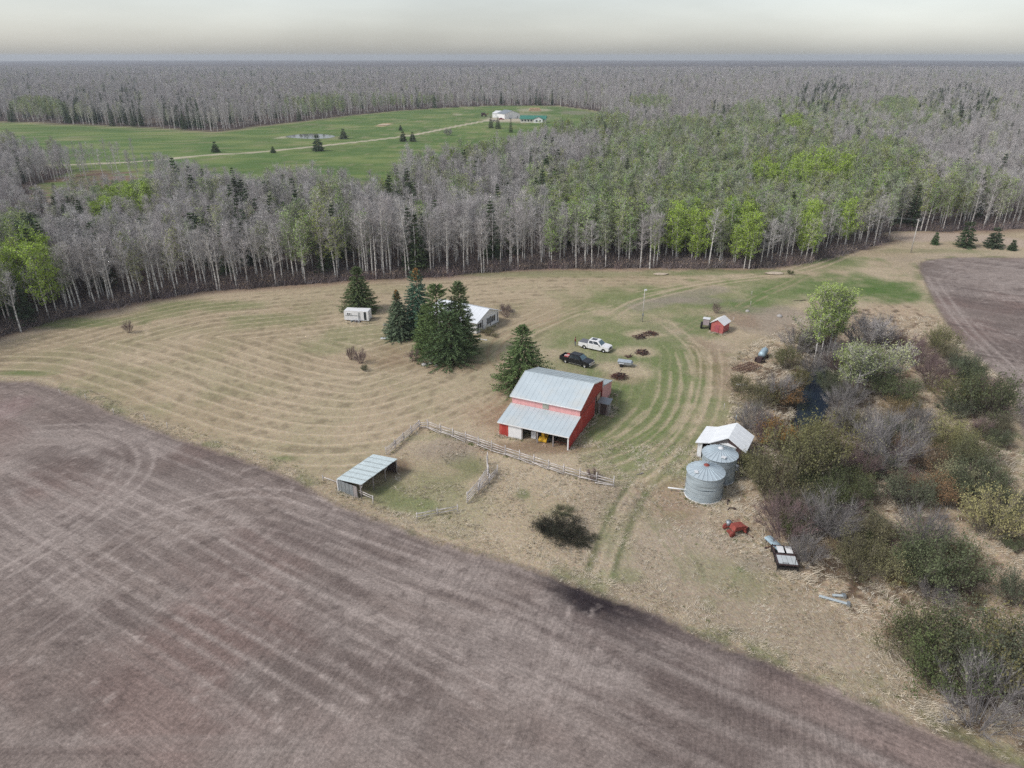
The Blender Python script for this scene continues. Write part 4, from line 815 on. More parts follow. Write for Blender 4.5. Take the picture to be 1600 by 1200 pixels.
BUSH = [(1272, 592, 40, 'g', 'dark grey brush hanging over the upper end of the pond'), (1254, 612, 34, 'o', 'olive brush on the narrow left bank of the pond'), (1296, 612, 36, 'd', 'green brush on the right bank at the middle of the pond'), (1192, 648, 56, 'o', 'olive willow at the left end of the thicket, below the rusty harrow'), (1232, 585, 44, 'o', 'yellow green willow just right of the old blue tank'), (1250, 560, 56, 'g', 'grey shrub at the left foot of the pale green aspens'),
        (1180, 685, 56, 'g', 'leafless grey shrub above the white roofed shed'), (1222, 640, 62, 'g', 'grey twiggy shrub on the left bank of the dark pond'), (1218, 708, 56, 'r', 'orange ochre shrub right of the white roofed shed'), (1312, 588, 60, 'g', 'purple grey shrub on the right bank of the pond'),
        (1318, 650, 50, 'g', 'lilac grey shrub leaning over the right side of the pond water'), (1370, 566, 86, 'g', 'wide grey shrub fan right of the pale green aspens'), (1425, 572, 56, 'm', 'dull brown shrub at the top of the thicket'), (1448, 588, 46, 'm', 'dark reddish shrub above the bare tan hollow'),
        (1478, 562, 54, 'o', 'olive topped shrub at the upper right end of the thicket'), (1405, 640, 64, 'd', 'dark green low shrub alone in the tan hollow'), (1422, 652, 36, 'o', 'small yellow green shrub in front of the dark one in the hollow'), (1465, 612, 50, 'm', 'brown bare shrub below the tan hollow edge'),
        (1504, 650, 66, 'o', 'olive shrub between the hollow and the right field'), (1553, 668, 84, 'd', 'big round green shrub against the right ploughed field'), (1495, 662, 46, 'd', 'dark green shrub left of the big round one'), (1338, 692, 66, 'g', 'grey purple shrub below the pond'),
        (1388, 700, 62, 'g', 'pale grey shrub in the middle of the thicket'), (1440, 686, 50, 'g', 'green tinged grey shrub under the dark hollow shrub'), (1486, 700, 48, 'y', 'yellow flecked shrub at the centre right of the thicket'), (1508, 722, 46, 'y', 'second yellow flecked shrub, a little lower to the right'),
        (1565, 706, 34, 'd', 'small round green shrub in pale grass near the right field'), (1530, 738, 60, 'o', 'olive brown shrub under the small round green one'), (1402, 752, 106, 'g', 'largest grey leafless shrub in the centre of the thicket'), (1300, 740, 82, 'o', 'olive rounded shrub right of the ochre one'),
        (1262, 715, 46, 'y', 'yellow green shrub at the lower tip of the pond'), (1352, 760, 60, 'm', 'dark brown twiggy shrub left of the largest grey one'), (1462, 752, 62, 'r', 'brown ochre shrub right of the largest grey one'), (1500, 782, 56, 'y', 'yellow leafed shrub in the right half of the thicket'),
        (1262, 772, 116, 'o', 'broad domed olive willow behind the grain bins'), (1216, 800, 84, 'o', 'olive willow directly right of the near grain bin'), (1332, 808, 76, 'd', 'deep green shrub right of the domed olive willow'), (1290, 812, 60, 'd', 'dark green shrub below the domed olive willow'),
        (1428, 812, 76, 'd', 'dark shrub above the narrow tan gap'), (1470, 800, 56, 'r', 'rusty brown shrub right of the dark one at the tan gap'), (1532, 795, 78, 'd', 'dense dark green shrub at the right above the tan flat'), (1560, 858, 84, 'y', 'large yellow green shrub near the right border'),
        (1594, 812, 44, 'd', 'green shrub cut by the right border'), (1234, 860, 92, 'm', 'dark red twigged shrub behind the black framed trailer'), (1304, 862, 96, 'g', 'lilac grey leafless shrub right of the red twigged one'), (1268, 896, 60, 'g', 'pale bare shrub touching the black framed trailer'),
        (1364, 872, 66, 'o', 'olive shrub right of the lilac grey one'), (1352, 922, 78, 'o', 'yellow green shrub on the lower left rim of the thicket'), (1396, 922, 66, 'y', 'pale yellow catkin shrub on the lower rim of the thicket'), (1450, 880, 92, 'g', 'grey shrub above the big dark one in the lower thicket'),
        (1486, 945, 112, 'd', 'biggest dark green shrub at the lower rim of the thicket'), (1440, 930, 70, 'd', 'dark shrub left of the biggest green one'), (1464, 955, 54, 'g', 'small grey bare shrub in front of the biggest green one'), (1515, 905, 56, 'o', 'olive shrub at the right shoulder of the biggest green one'),
        (1604, 965, 66, 'd', 'green shrub by itself in the tan flat at the right border'), (1460, 1078, 120, 'o', 'wide olive grey willow at the bottom of the tan slope'), (1555, 1096, 150, 'd', 'very large green shrub in the lower right corner'), (1400, 1010, 34, 'r', 'small brown shrub at the left tip of the lowest willows'),
        (1490, 1110, 130, 'd', 'large green shrub below the wide olive grey willow'), (1620, 1120, 150, 'o', 'olive shrub mass beyond the lower right corner'), (1560, 1180, 150, 'g', 'grey shrub at the very bottom right'),
        (1180, 752, 46, 'o', 'low olive shrub hugging the right side of the second grain bin'), (1290, 545, 40, 'o', 'olive shrub under the pale green aspens'),
        (1158, 620, 34, 'o', 'low olive scrub left of the thicket'), (1350, 600, 60, 'o', 'soft green shrub beneath the budding trees'), (1335, 640, 50, 'g', 'grey brush at the feet of the budding trees'), (1382, 600, 50, 'g', 'pale grey brush right of the budding trees')]
for u_, v_, wd, k_, lb in BUSH: bush(u_, v_, wd*1.2, k_, lb, group='shrubs of the marsh thicket')
tp_b = [P(b_[0], b_[1]-8) for b_ in BUSH]; nfill = 0
THICK = [(1190, 600), (1260, 545), (1340, 540), (1480, 545), (1560, 620), (1590, 690), (1560, 800), (1600, 860), (1520, 960), (1400, 930), (1320, 900), (1250, 880), (1210, 800), (1190, 740), (1200, 680)]
while nfill < 100:
    u_ = rng.uniform(1180, 1600); v_ = rng.uniform(545, 960); 
    if not inside(THICK, np.array([u_]), np.array([v_]))[0]: continue
    if inside([(1380, 560), (1470, 560), (1530, 640), (1490, 690), (1370, 640)], np.array([u_]), np.array([v_]))[0] or inside([(1350, 795), (1510, 800), (1590, 870), (1600, 980), (1530, 960), (1510, 880), (1400, 830), (1350, 820)], np.array([u_]), np.array([v_]))[0]: continue
    if u_ < 1225 and v_ < 610: continue
    if inside(POND_PX, np.array([u_+0]), np.array([v_+14]))[0] or inside(POND_PX, np.array([u_]), np.array([v_]))[0] or inside([(1240, 560), (1300, 560), (1300, 700), (1240, 700)], np.array([u_]), np.array([v_]))[0]: continue
    kk = 'oodgdmomr'[int(rng.integers(9))]; zn = 'beside the marsh pond' if v_ < 680 and u_ < 1400 else ('near the right ploughed field' if v_ < 720 else ('behind the grain bins' if u_ < 1330 else ('in the middle of the thicket' if v_ < 830 else 'in the lower thicket')))
    bush(u_, v_, rng.uniform(30, 56), kk, 'small '+{'g': 'grey bare', 'o': 'olive', 'd': 'dark green', 'm': 'mauve brown', 'r': 'ochre', 'y': 'yellowish'}[kk]+' bush filling a gap '+zn, group='small '+{'g': 'grey bare', 'o': 'olive', 'd': 'dark green', 'm': 'mauve brown', 'r': 'ochre', 'y': 'yellowish'}[kk]+' gap bushes '+zn, name='small_bush', hz=.6); nfill += 1
for u_, v_, wd, k_, lb, hz in [(199, 524, 17, 'm', 'lone upright purple brown bush in the mown hay field', 1.3), (548, 566, 20, 'm', 'pinkish brown bare bush in the field left of the pines', .9), (563, 572, 22, 'm', 'twiggy bush with greenish foot left of the pines', .9), (569, 583, 14, 'd', 'small green tuft bush at the foot of the twiggy bush', .7),
                             (647, 568, 24, 'm', 'pink brown bare shrub left of the big pines', .7), (790, 500, 30, 'm', 'red brown shrub against the right corner of the white house', .7), (801, 492, 12, 'g', 'little dark scrub right of the white house', .5), (762, 528, 26, 'o', 'bright olive juniper at the corner of the white house', .5),
                             (773, 530, 12, 'y', 'yellow green tip shrub beside the olive juniper', .5), (927, 757, 28, 'm', 'reddish bare shrub growing through the end of the rail fence', .6), (878, 850, 84, 'b', 'dark green low thorn bush in the dry grass below the barn', .2), (902, 858, 66, 'b', 'dark brown mass of the low bush below the barn', .17),
                             (862, 838, 54, 'b', 'left lobe of the dark low bush below the barn', .17), (880, 808, 34, 'd', 'top tuft of the dark low bush below the barn', .25), (1120, 493, 16, 'm', 'dark bare twigs behind the red shed', 1.0), (700, 214, 17, 'g', 'grey bush on the distant pasture', .6), (1236, 432, 12, 'd', 'small scrub by the track at the wood edge', .6)]:
    bush(u_, v_, wd, k_, lb, hz)
# aspens standing by the pond
def marsh_tree(u, v, top, pk, i, label, sc=1.0):
    p = P(u, v); h = height_at(top[0], top[1], p); t = thing({'leafy': 'leafing_aspen', 'pale': 'budding_aspen', 'bare': 'bare_aspen'}[pk], label, 'tree', (p.x, p.y, -.1), rng.random()*6, 'slim trees by the marsh pond')
    src = aspen(h, 1200+i, {'leafy': 3000, 'pale': 1700, 'bare': 0}[pk], .36, 3.0*sc, 520, .9, .13, .2); part('trunk', src[0].mesh('trunk', [M_bark]), t, None); part('crown', src[1].mesh('crown', [M_twig, M_bark, M_leafp if pk == 'pale' else M_leaf2]), t, None)
M_leaf2 = mat('yellow green aspen leaves', (.34, .44, .12), .7, var=.25, scale=.6)
for i, (u_, v_, tp, pk, lb) in enumerate([(1272, 566, (1278, 448), 'leafy', 'tallest yellow green aspen left of its clump above the pond'), (1282, 560, (1296, 450), 'leafy', 'yellow green aspen in the middle of the clump above the pond'), (1293, 556, (1310, 452), 'leafy', 'yellow green aspen behind the middle of the clump above the pond'),
                                          (1300, 552, (1322, 456), 'leafy', 'yellow green aspen at the right of the clump above the pond'), (1262, 553, (1264, 490), 'pale', 'thin pale aspen left of the clump above the pond'), (1320, 622, (1325, 548), 'pale', 'budding tree with a white trunk right of the pond'),
                                          (1334, 626, (1345, 545), 'pale', 'budding tree behind the white trunked one right of the pond'), (1348, 618, (1362, 548), 'pale', 'loose pale green tree at the centre of the upper thicket'), (1326, 610, (1338, 556), 'leafy', 'small green tree between the budding ones by the pond'),
                                          (1364, 560, (1378, 505), 'bare', 'bare pale stemmed tree leaning right above the thicket'), (1352, 560, (1352, 508), 'bare', 'bare grey tree left of the leaning one above the thicket'), (1380, 610, (1372, 545), 'pale', 'pale wispy tree at the rim of the tan hollow')]): marsh_tree(u_, v_, tp, pk, i, lb)

# ------------------------------------------------------------------ building materials
M_galv = mat('galvanised sheet', (.56, .63, .66), .5, .2, var=.05, scale=.5, tint=(.60, .63, .62)); M_roofd = mat('dull roof sheet', (.47, .53, .55), .55, .2, var=.1, scale=.6)
M_red = mat('red barn cladding', (.42, .05, .04), .7, var=.2, tint=(.46, .09, .07), scale=1.2, stretch=(3, 3, .5)); M_red2 = mat('weathered red cladding', (.36, .06, .045), .75, var=.15, scale=1.5, stretch=(3, 3, .5))
M_pink = mat('sun bleached pink cladding', (.70, .36, .35), .75, var=.12, scale=1.5, stretch=(3, 3, .5)); M_white = mat('white paint', (.78, .78, .78), .6, var=.04); M_whited = mat('dirty white sheet', (.68, .69, .70), .6, var=.12, scale=1.5)
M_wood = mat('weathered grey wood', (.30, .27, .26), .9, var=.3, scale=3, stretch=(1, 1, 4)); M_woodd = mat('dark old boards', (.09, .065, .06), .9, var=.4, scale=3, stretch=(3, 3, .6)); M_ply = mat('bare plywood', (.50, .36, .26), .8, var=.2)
M_rail = mat('silvered fence rails', (.56, .52, .50), .9, var=.25, scale=2); M_dark = mat('dark interior', (.03, .026, .024), .9); M_glass = mat('dark window glass', (.03, .04, .05), .08, var=0, spec=.6)
M_black = mat('black rubber', (.02, .02, .02), .7); M_rust = mat('rusty iron', (.13, .055, .04), .85, var=.4, scale=6); M_rust2 = mat('dark rusty iron', (.07, .045, .045), .85, var=.4, scale=6); M_oldred = mat('faded machine red', (.27, .065, .05), .7, var=.3, scale=3)
M_steel = mat('grey steel', (.33, .36, .38), .45, .5, var=.1); M_bin = mat('weathered bin steel', (.43, .50, .54), .5, .25, var=.14, scale=.7, stretch=(1, 1, 3)); M_green = mat('green metal roof', (.05, .20, .15), .6, var=.1); M_yellow = mat('yellow paint', (.65, .38, .03), .6, var=.1)
M_conc = mat('concrete', (.5, .49, .46), .9); M_stone = mat('pale field stone', (.42, .40, .38), .9, var=.25, bump=.4)
M_blue = mat('faded blue steel', (.36, .47, .53), .5, .2, var=.15); M_chrome = mat('silver trim', (.6, .6, .62), .3, .8, var=0)

# ------------------------------------------------------------------ the red barn
A0 = P(888, 703); M0 = P(928, 650); vv = (M0-A0).normalized(); uu = Vector((-vv.y, vv.x, 0))       # uu: along the front to the left; vv: to the back
BL = 10.65
barn = thing('barn', 'red barn with grey metal roof, pink upper wall and open lean-to facing the corral', 'barn', A0, atan2(-uu.y, -uu.x))
# local frame: x runs from the left front corner (-BL) to the right front corner (0), y to the back
def ribs(mb, a, b, c, d, n, r=.012, mi=0):           # raised seams on a slope with corners a,b (bottom) c,d (top right, top left)
    a, b, c, d = map(Vector, (a, b, c, d)); nn = (b-a).cross(d-a).normalized()
    for i in range(n+1):
        t = i/n; p = a.lerp(b, t)+nn*.012; q = d.lerp(c, t)+nn*.012; mb.beam(p, q, r*2, r*1.2, mi)
def slope(name, a, b, c, d, th, m, par, n=12, label=None):
    mb = MB(); mb.slab([a, b, c, d], th); ribs(mb, a, b, c, d, n); return part(name, mb, par, m, label)
def L_(u, v, z): return (-u, v, z)
slope('front_roof_slope', L_(BL+.2, 4.15, 4.40), L_(-.2, 4.15, 4.40), L_(-.2, 9.75, 6.15), L_(BL+.2, 9.75, 6.15), .10, M_galv, barn, 14)
slope('back_roof_slope', L_(-.2, 15.25, 4.62), L_(BL+.2, 15.25, 4.62), L_(BL+.2, 9.752, 6.15), L_(-.2, 9.752, 6.15), .10, M_roofd, barn, 14)
slope('lean_to_roof', L_(BL+.18, -.35, 2.24), L_(-.15, -.35, 2.24), L_(-.15, 4.44, 3.15), L_(BL+.18, 4.44, 3.15), .08, M_galv, barn, 14)
slope('back_lean_to_roof', L_(-.15, 20.1, 2.35), L_(BL+.15, 20.1, 2.35), L_(BL+.15, 15.07, 3.55), L_(-.15, 15.07, 3.55), .08, M_roofd, barn, 14)
part('ridge_cap', MB().box((-BL/2, 9.75, 6.155), (BL+.46, .2, .04)), barn, M_galv)
part('eave_trim', MB().box((-BL/2, 4.13, 4.33), (BL+.46, .05, .17)), barn, M_white)
part('eave_trim', MB().box((-BL/2, -.38, 2.15), (BL+.38, .05, .15)), barn, M_white)
mb = MB(); mb.beam(L_(-.23, 4.1, 4.34), L_(-.23, 9.75, 6.10), .05, .2); mb.beam(L_(-.23, 9.75, 6.10), L_(-.23, 15.3, 4.56), .05, .2); part('gable_trim', mb, barn, M_white)
mb = MB(); mb.beam(L_(BL+.23, 4.1, 4.34), L_(BL+.23, 9.75, 6.10), .05, .2); mb.beam(L_(BL+.23, 9.75, 6.10), L_(BL+.23, 15.3, 4.56), .05, .2); part('gable_trim', mb, barn, M_white)
part('upper_front_wall', MB().box((-BL/2, 4.5, 3.76), (BL, .1, 1.36)), barn, M_pink, 'pink bleached strip of wall under the main eave')
mb = MB(); mb.box((-5.3, 4.42, 3.75), (.95, .06, .95)); ly = part('loft_hatch', mb, barn, mat('green grey hatch', (.36, .36, .30), .8), 'greenish grey loft hatch')
part('back_wall', MB().box((-BL/2, 15.0, 2.3), (BL, .1, 4.6)), barn, M_red2)
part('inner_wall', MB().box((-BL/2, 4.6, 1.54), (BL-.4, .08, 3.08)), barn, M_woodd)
# right end wall: cladding sheets, each its own part, gable above the belt line
def zr(y): return 2.2+(y+.35)*.19 if y < 4.5 else (4.45+(y-4.5)*(6.1-4.45)/5.25 if y < 9.75 else 6.1-(y-9.75)*(6.1-4.6)/5.25)
belt = lambda y: 3.08 if y >= 4.5 else zr(y)
for side, x0 in ((0, -.05), (1, -BL+.05)):
    ys = [0, 1.0, 2.2, 3.35, 4.5, 5.95, 7.4, 8.85, 10.3, 11.5]
    for a, b in zip(ys[:-1], ys[1:]):
        mb = MB(); mb.prism([(a+.01, 0.02), (b-.01, 0.02), (b-.01, belt(b-.02)-.05), (a+.01, belt(a+.02)-.05)], x0-.04, x0+.04, ax='x'); part('wall_sheet', mb, barn, M_red)
    mb = MB(); mb.prism([(4.5, 3.1), (15, 3.1), (15, zr(15)-.05), (9.75, zr(9.75)-.08), (4.5, zr(4.5)-.05)], x0-.05, x0+.05, ax='x'); part('gable_wall', mb, barn, M_red2)
    if side:
        part('wall_sheet', MB().box((x0, 13.2, 1.5), (.08, 3.5, 3.0)), barn, M_red2)
mb = MB(); mb.beam((.03, 4.45, 3.09), (.03, 15.0, 3.09), .06, .09); part('belt_board', mb, barn, M_oldred, 'lighter red belt board across the gable')
part('door_post', MB().box((-.05, 11.6, 1.5), (.14, .14, 3.0)), barn, M_wood); part('plywood_panel', MB().box((-.06, 13.3, 1.45), (.05, 1.7, 2.9)), barn, M_ply, 'bare plywood sheet in the side opening')
part('corner_trim', MB().box((.02, 15.0, 3.8), (.12, .14, 1.5)), barn, M_white); part('corner_post', MB().box((-.05, -.08, 1.04), (.17, .17, 2.08)), barn, M_white, 'white corner post of the open bay')
part('left_front_wall', MB().box((-9.92, 0, 1.05), (1.46, .1, 2.1)), barn, M_red); part('sliding_door', MB().box((-8.17, -.06, 1.04), (2.05, .08, 2.04)), barn, M_white, 'plain white sliding door')
for u_ in (7.05, 4.7, 2.3): part('bay_post', MB().box((-u_, 0, 1.04), (.15, .15, 2.08)), barn, M_wood)
for i in range(6): part('rafter', MB().beam(L_(.9+i*1.8, -.2, 2.10), L_(.9+i*1.8, 4.4, 2.98), .06, .14), barn, M_wood)
# back lean-to end
mb = MB(); mb.prism([(15.1, 0), (20.0, 0), (20.0, 2.25), (15.1, 3.42)], -.1, 0, ax='x'); part('back_lean_to_wall', mb, barn, M_pink, 'pink end wall of the rear lean-to')
part('back_lean_to_wall', MB().box((-BL/2, 20.0, 1.1), (BL-.1, .1, 2.2)), barn, M_red2)
def B(u, v, z=0.0): return A0+uu*u+vv*v+Vector((0, 0, z))
brz = atan2(-uu.y, -uu.x)
# what stands in the open bay
t = thing('loader_arm', 'orange yellow machine standing in the open bay of the barn', 'machine', B(4.15, 1.0), brz); part('boom', MB().box((0, .2, .9), (.3, .9, 1.5)).beam((-.3, 0, 1.6), (.35, -.2, .2), .22, .3), t, M_yellow); part('frame', MB().box((0, .9, .55), (1.0, 1.0, .5)), t, M_yellow); part('bucket', MB().prism([(-.5, .05), (-.1, .05), (0, .6), (-.5, .3)], -.6, .6, ax='x'), t, M_yellow)
for a in (-.45, .45): part('wheel', MB().lathe([(.05, -.1), (.32, -.1), (.34, 0), (.32, .1), (.05, .1)], (a, 1.1, .34), 14, R=Matrix.Rotation(PI/2, 3, 'Y')), t, M_black)
t = thing('cupboard', 'cream white cupboard in the left half of the barn bay', 'cupboard', B(5.7, 1.2), brz); part('carcass', MB().box((0, 0, .55), (.75, .5, 1.1)), t, M_white); part('door', MB().box((-.19, -.26, .55), (.34, .02, 1.0)), t, M_whited); part('door', MB().box((.19, -.26, .55), (.34, .02, 1.0)), t, M_whited)
t = thing('garden_tractor', 'dark small tractor parked beside the orange machine in the barn bay', 'tractor', B(3.0, 1.6), brz); part('hood', MB().box((0, -.5, .65), (.5, .9, .4)), t, M_black); part('seat', MB().box((0, .35, .7), (.4, .4, .12)).box((0, .55, .95), (.4, .08, .4)), t, M_rust2)
for a, b, r in ((-.4, .3, .36), (.4, .3, .36), (-.35, -.8, .22), (.35, -.8, .22)): part('wheel', MB().lathe([(.04, -.1), (r-.03, -.1), (r, 0), (r-.03, .1), (.04, .1)], (a, b, r), 14, R=Matrix.Rotation(PI/2, 3, 'Y')), t, M_black)
t = thing('rotary_rake', 'rusty farm implement with tines in the right end of the barn bay', 'implement', B(1.5, .9), brz); part('frame', MB().beam((-.9, 0, .35), (.9, .1, .35), .08, .08).beam((0, -.3, .3), (0, .9, .4), .08, .08), t, M_rust)
for i in range(8): part('tine', MB().beam((-.8+i*.23, 0, .34), (-.75+i*.23, -.3, .02), .03, .03), t, M_rust)
for i, (a, b, l) in enumerate([(6.5, .7, 1.4), (3.7, -.15, .9), (3.4, -.3, .7)]):
    t = one('plank', MB().box((0, 0, .05), (l, .18, .05)), M_ply, ['loose board lying at the left post of the barn bay', 'pale plank on the ground before the orange machine', 'short pale plank at the mouth of the barn bay'][i], 'plank', B(a, b), brz+1.2+i*.4)
# small weathered shed by the barn's rear corner
p = B(-1.15, 12.9)
t = thing('privy', 'small weathered board shed with grey roof beside the right end of the barn', 'shed', p, brz)
for i in range(7): part('board', MB().box((-.62+i*.205, -.7, 1.0), (.195, .04, 2.0)), t, M_woodd if i not in (0, 6) else M_wood)
for i in range(7): part('board', MB().box((.78, -.6+i*.2, 1.0), (.04, .19, 2.0)), t, M_wood)
part('wall', MB().box((-.78, 0, 1.0), (.04, 1.4, 2.0)).box((0, .72, 1.0), (1.5, .04, 2.0)), t, M_wood); mb = MB(); mb.slab([(-.95, -.95, 2.02), (.95, -.95, 2.02), (.95, .95, 2.22), (-.95, .95, 2.22)], .06); part('roof', mb, t, M_steel)

# ------------------------------------------------------------------ generic gabled house: front wall from pixel a to pixel b
def gabled(name, label, cat, pa, pb, depth, eave, ridge, wall, roof, over=.3, sheets=8, ridge_along='depth'):
    a = P(*pa); b = P(*pb); ux_ = (b-a).normalized(); W = (b-a).length; t = thing(name, label, cat, a, atan2(ux_.y, ux_.x)); D = depth
    if ridge_along == 'depth':
        for y0, nm in ((0, 'gable_wall'), (D, 'gable_wall')): mb = MB(); mb.prism([(0, 0), (W, 0), (W, eave), (W/2, ridge), (0, eave)], y0-.06+(.06 if y0 == 0 else -.06), y0+.06+(.06 if y0 == 0 else -.06), ax='y'); part(nm, mb, t, wall)
        for x0 in (.06, W-.06): part('side_wall', MB().box((x0, D/2, eave/2), (.12, D-.26, eave)), t, wall)
        sl = (ridge-eave)/(W/2); o = over; k = .12
        slope('roof_slope', (-o, D+o, eave-o*sl+k), (-o, -o, eave-o*sl+k), (W/2-.001, -o, ridge+k), (W/2-.001, D+o, ridge+k), .08, roof, t, sheets)
        slope('roof_slope', (W+o, -o, eave-o*sl+k), (W+o, D+o, eave-o*sl+k), (W/2+.001, D+o, ridge+k), (W/2+.001, -o, ridge+k), .08, roof, t, sheets)
    else:
        for x0 in (.06, W-.06): mb = MB(); mb.prism([(0, 0), (D, 0), (D, eave), (D/2, ridge), (0, eave)], x0-.06, x0+.06, ax='x'); part('gable_wall', mb, t, wall)
        for y0 in (.06, D-.06): part('side_wall', MB().box((W/2, y0, eave/2), (W-.26, .12, eave)), t, wall)
        sl = (ridge-eave)/(D/2); o = over; k = .12
        slope('roof_slope', (-o, -o, eave-o*sl+k), (W+o, -o, eave-o*sl+k), (W+o, D/2-.001, ridge+k), (-o, D/2-.001, ridge+k), .08, roof, t, sheets)
        slope('roof_slope', (W+o, D+o, eave-o*sl+k), (-o, D+o, eave-o*sl+k), (-o, D/2+.001, ridge+k), (W+o, D/2+.001, ridge+k), .08, roof, t, sheets)
    return t, W
def window(t, x, z, w_, h_, y=-.02, ax='y', sash=True, fm=None, label=None):
    R = Matrix.Rotation(0 if ax == 'y' else PI/2, 3, 'Z')
    def bx(mb, cx_, cz_, a, b, dy, th):
        c = (x+cx_, y+dy, z+cz_) if ax == 'y' else (y-dy, x+cx_, z+cz_); d = (a, th, b) if ax == 'y' else (th, a, b); mb.box(c, d)
    mb = MB()
    for cx_, cz_, a, b in ((0, h_/2, w_+.12, .08), (0, -h_/2, w_+.12, .08), (-w_/2, 0, .08, h_), (w_/2, 0, .08, h_)): bx(mb, cx_, cz_, a, b, -.04, .06)
    if sash: bx(mb, 0, 0, .05, h_, -.04, .05)
    f = part('window', mb, t, fm or M_white, label); g = MB(); bx(g, 0, 0, w_-.04, h_-.04, -.01, .03); o = link('pane', g.mesh('pane', M_glass), f); return f

# white farmhouse (gable end faces right, towards the yard)
hs_, W = gabled('farmhouse', 'white farmhouse with white metal roof half hidden by the pines', 'house', (744.5, 522), (779, 503), 11.5, 2.5, 4.0, M_white, mat('white metal roof', (.80, .83, .86), .5, .1, var=.04), .5, 14)
for f_, w_, h_ in ((.13, 1.5, 1.1), (.52, 1.1, 1.4), (.74, 1.6, 1.3)): window(hs_, W*f_, 1.45, w_, h_)
for f_ in (.27, .62, .94): part('shutter', MB().box((W*f_, -.05, 1.3), (.16, .04, 1.9)), hs_, M_dark, 'dark narrow shutter')
part('foundation', MB().box((W/2, 5.75, .1), (W+.1, 11.6, .22)), hs_, M_conc)
part('chimney', MB().box((W*.42, 6.0, 4.3), (.35, .35, .9)), hs_, M_steel)
# red shed
rs_, W = gabled('red_shed', 'little red shed with white gable roof at the end of the yard', 'shed', (1110, 518), (1129, 522.5), 2.9, 1.95, 2.75, mat('faded red paint', (.42, .12, .11), .8, var=.2), M_white, .22, 4)
part('door', MB().box((W*.5, -.04, .85), (.8, .04, 1.7)), rs_, mat('red shed door', (.40, .10, .12), .8), 'closed board door a little darker than the wall')

# camper
a = P(538.5, 501.5); b = P(576.5, 503); ux_ = (b-a).normalized(); W = (b-a).length
t = thing('camper_trailer', 'old white camper trailer with a grey stain under the olive spruce', 'camper', a, atan2(ux_.y, ux_.x))
mb = MB(); mb.prism([(0, .25), (W, .25), (W, 2.2), (W-.08, 2.28), (.08, 2.28), (0, 2.2)], 0, 2.1); part('body', mb, t, M_white); part('stripe', MB().box((W*.3, -.012, 1.25), (W*.5, .02, .14)), t, M_steel)
part('door', MB().box((W*.86, -.02, 1.25), (.5, .03, 1.7)), t, M_glass, 'dark narrow door'); part('stain', MB().box((W*.62, -.015, 1.2), (.45, .02, 1.6)), t, mat('grey stain', (.35, .36, .36), .8, var=.4, scale=2)); window(t, W*.2, 1.6, .8, .4, -.01); part('hitch', MB().beam((W, 1.05, .45), (W+.9, 1.05, .4), .1, .1), t, M_rust2)
for y_ in (.15, 1.95): part('wheel', MB().lathe([(.05, -.09), (.30, -.09), (.33, 0), (.30, .09), (.05, .09)], (W*.45, y_, .33), 16, R=Matrix.Rotation(PI/2, 3, 'X')), t, M_black)
t = thing('scrap_heap', 'little heap of grey scrap at the foot of the white camper', 'scrap', P(556, 503)); 
for i in range(7): part('scrap_piece', MB().box((rng.normal()*.5, rng.normal()*.2, .15+.1*rng.random()), (.5, .3, .25), rng.random()*3), t, M_rust2 if i % 2 else M_steel)

# ------------------------------------------------------------------ corral shelter
c1, c2, c3, c4 = P(530, 747, 1.75), P(562, 756.4, 2.25), P(619, 716, 2.25), P(585.7, 707.4, 1.75)
org = Vector((c2.x, c2.y, 0)); ex = Vector(((c3-c2).x, (c3-c2).y, 0)); LX = ex.length; ex.normalize(); DY = abs(Vector(((c1-c2).x, (c1-c2).y, 0)).dot(Vector((-ex.y, ex.x, 0))))
t = thing('cattle_shelter', 'long open fronted cattle shelter with ribbed grey metal roof beside the ploughed field', 'shelter', org, atan2(ex.y, ex.x)); M_sh = mat('pale shelter roof sheet', (.60, .67, .68), .5, .2, var=.06)
M_sh2 = mat('duller shelter roof sheet', (.45, .50, .50), .55, .2, var=.1); n = 7
for i in range(n):
    x0 = LX*i/n; x1 = LX*(i+1)/n; mb = MB(); g_ = .02; z_ = .03*(i % 2); mb.slab([(x0+g_, -.25, 2.25+z_), (x1-g_, -.25, 2.25+z_), (x1-g_, DY+.2, 1.72+z_), (x0+g_, DY+.2, 1.72+z_)], .05); 
    for q in range(1, 5): xx = x0+(x1-x0)*q/5; mb.beam((xx, -.25, 2.27+z_), (xx, DY+.2, 1.74+z_), .04, .03)
    part('roof_sheet', mb, t, M_sh)
    if i: part('seam_strip', MB().beam((x0, -.26, 2.29), (x0, DY+.21, 1.76), .16, .03), t, M_sh2)
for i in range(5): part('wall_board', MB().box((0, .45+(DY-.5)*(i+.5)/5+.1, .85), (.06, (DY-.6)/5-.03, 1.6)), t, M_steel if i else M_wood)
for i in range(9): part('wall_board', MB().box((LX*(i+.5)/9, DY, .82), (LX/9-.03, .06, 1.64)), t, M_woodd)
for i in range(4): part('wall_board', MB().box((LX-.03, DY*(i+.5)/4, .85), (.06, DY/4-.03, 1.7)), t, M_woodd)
for i in range(4): part('post', MB().tube([(LX*i/3*.98+.08, 0, 0), (LX*i/3*.98+.08, 0, 2.15)], .07, 7), t, M_wood)
for i in (0, 2): part('brace', MB().beam((LX*i/3*.98+.1, 0, 1.5), (LX*i/3*.98+.7, 0, 2.1), .06, .06), t, M_rail)
part('front_beam', MB().box((LX/2, 0, 2.1), (LX, .1, .12)), t, M_wood); part('corner_board', MB().box((-.04, DY+.02, .85), (.1, .1, 1.7)), t, M_white)

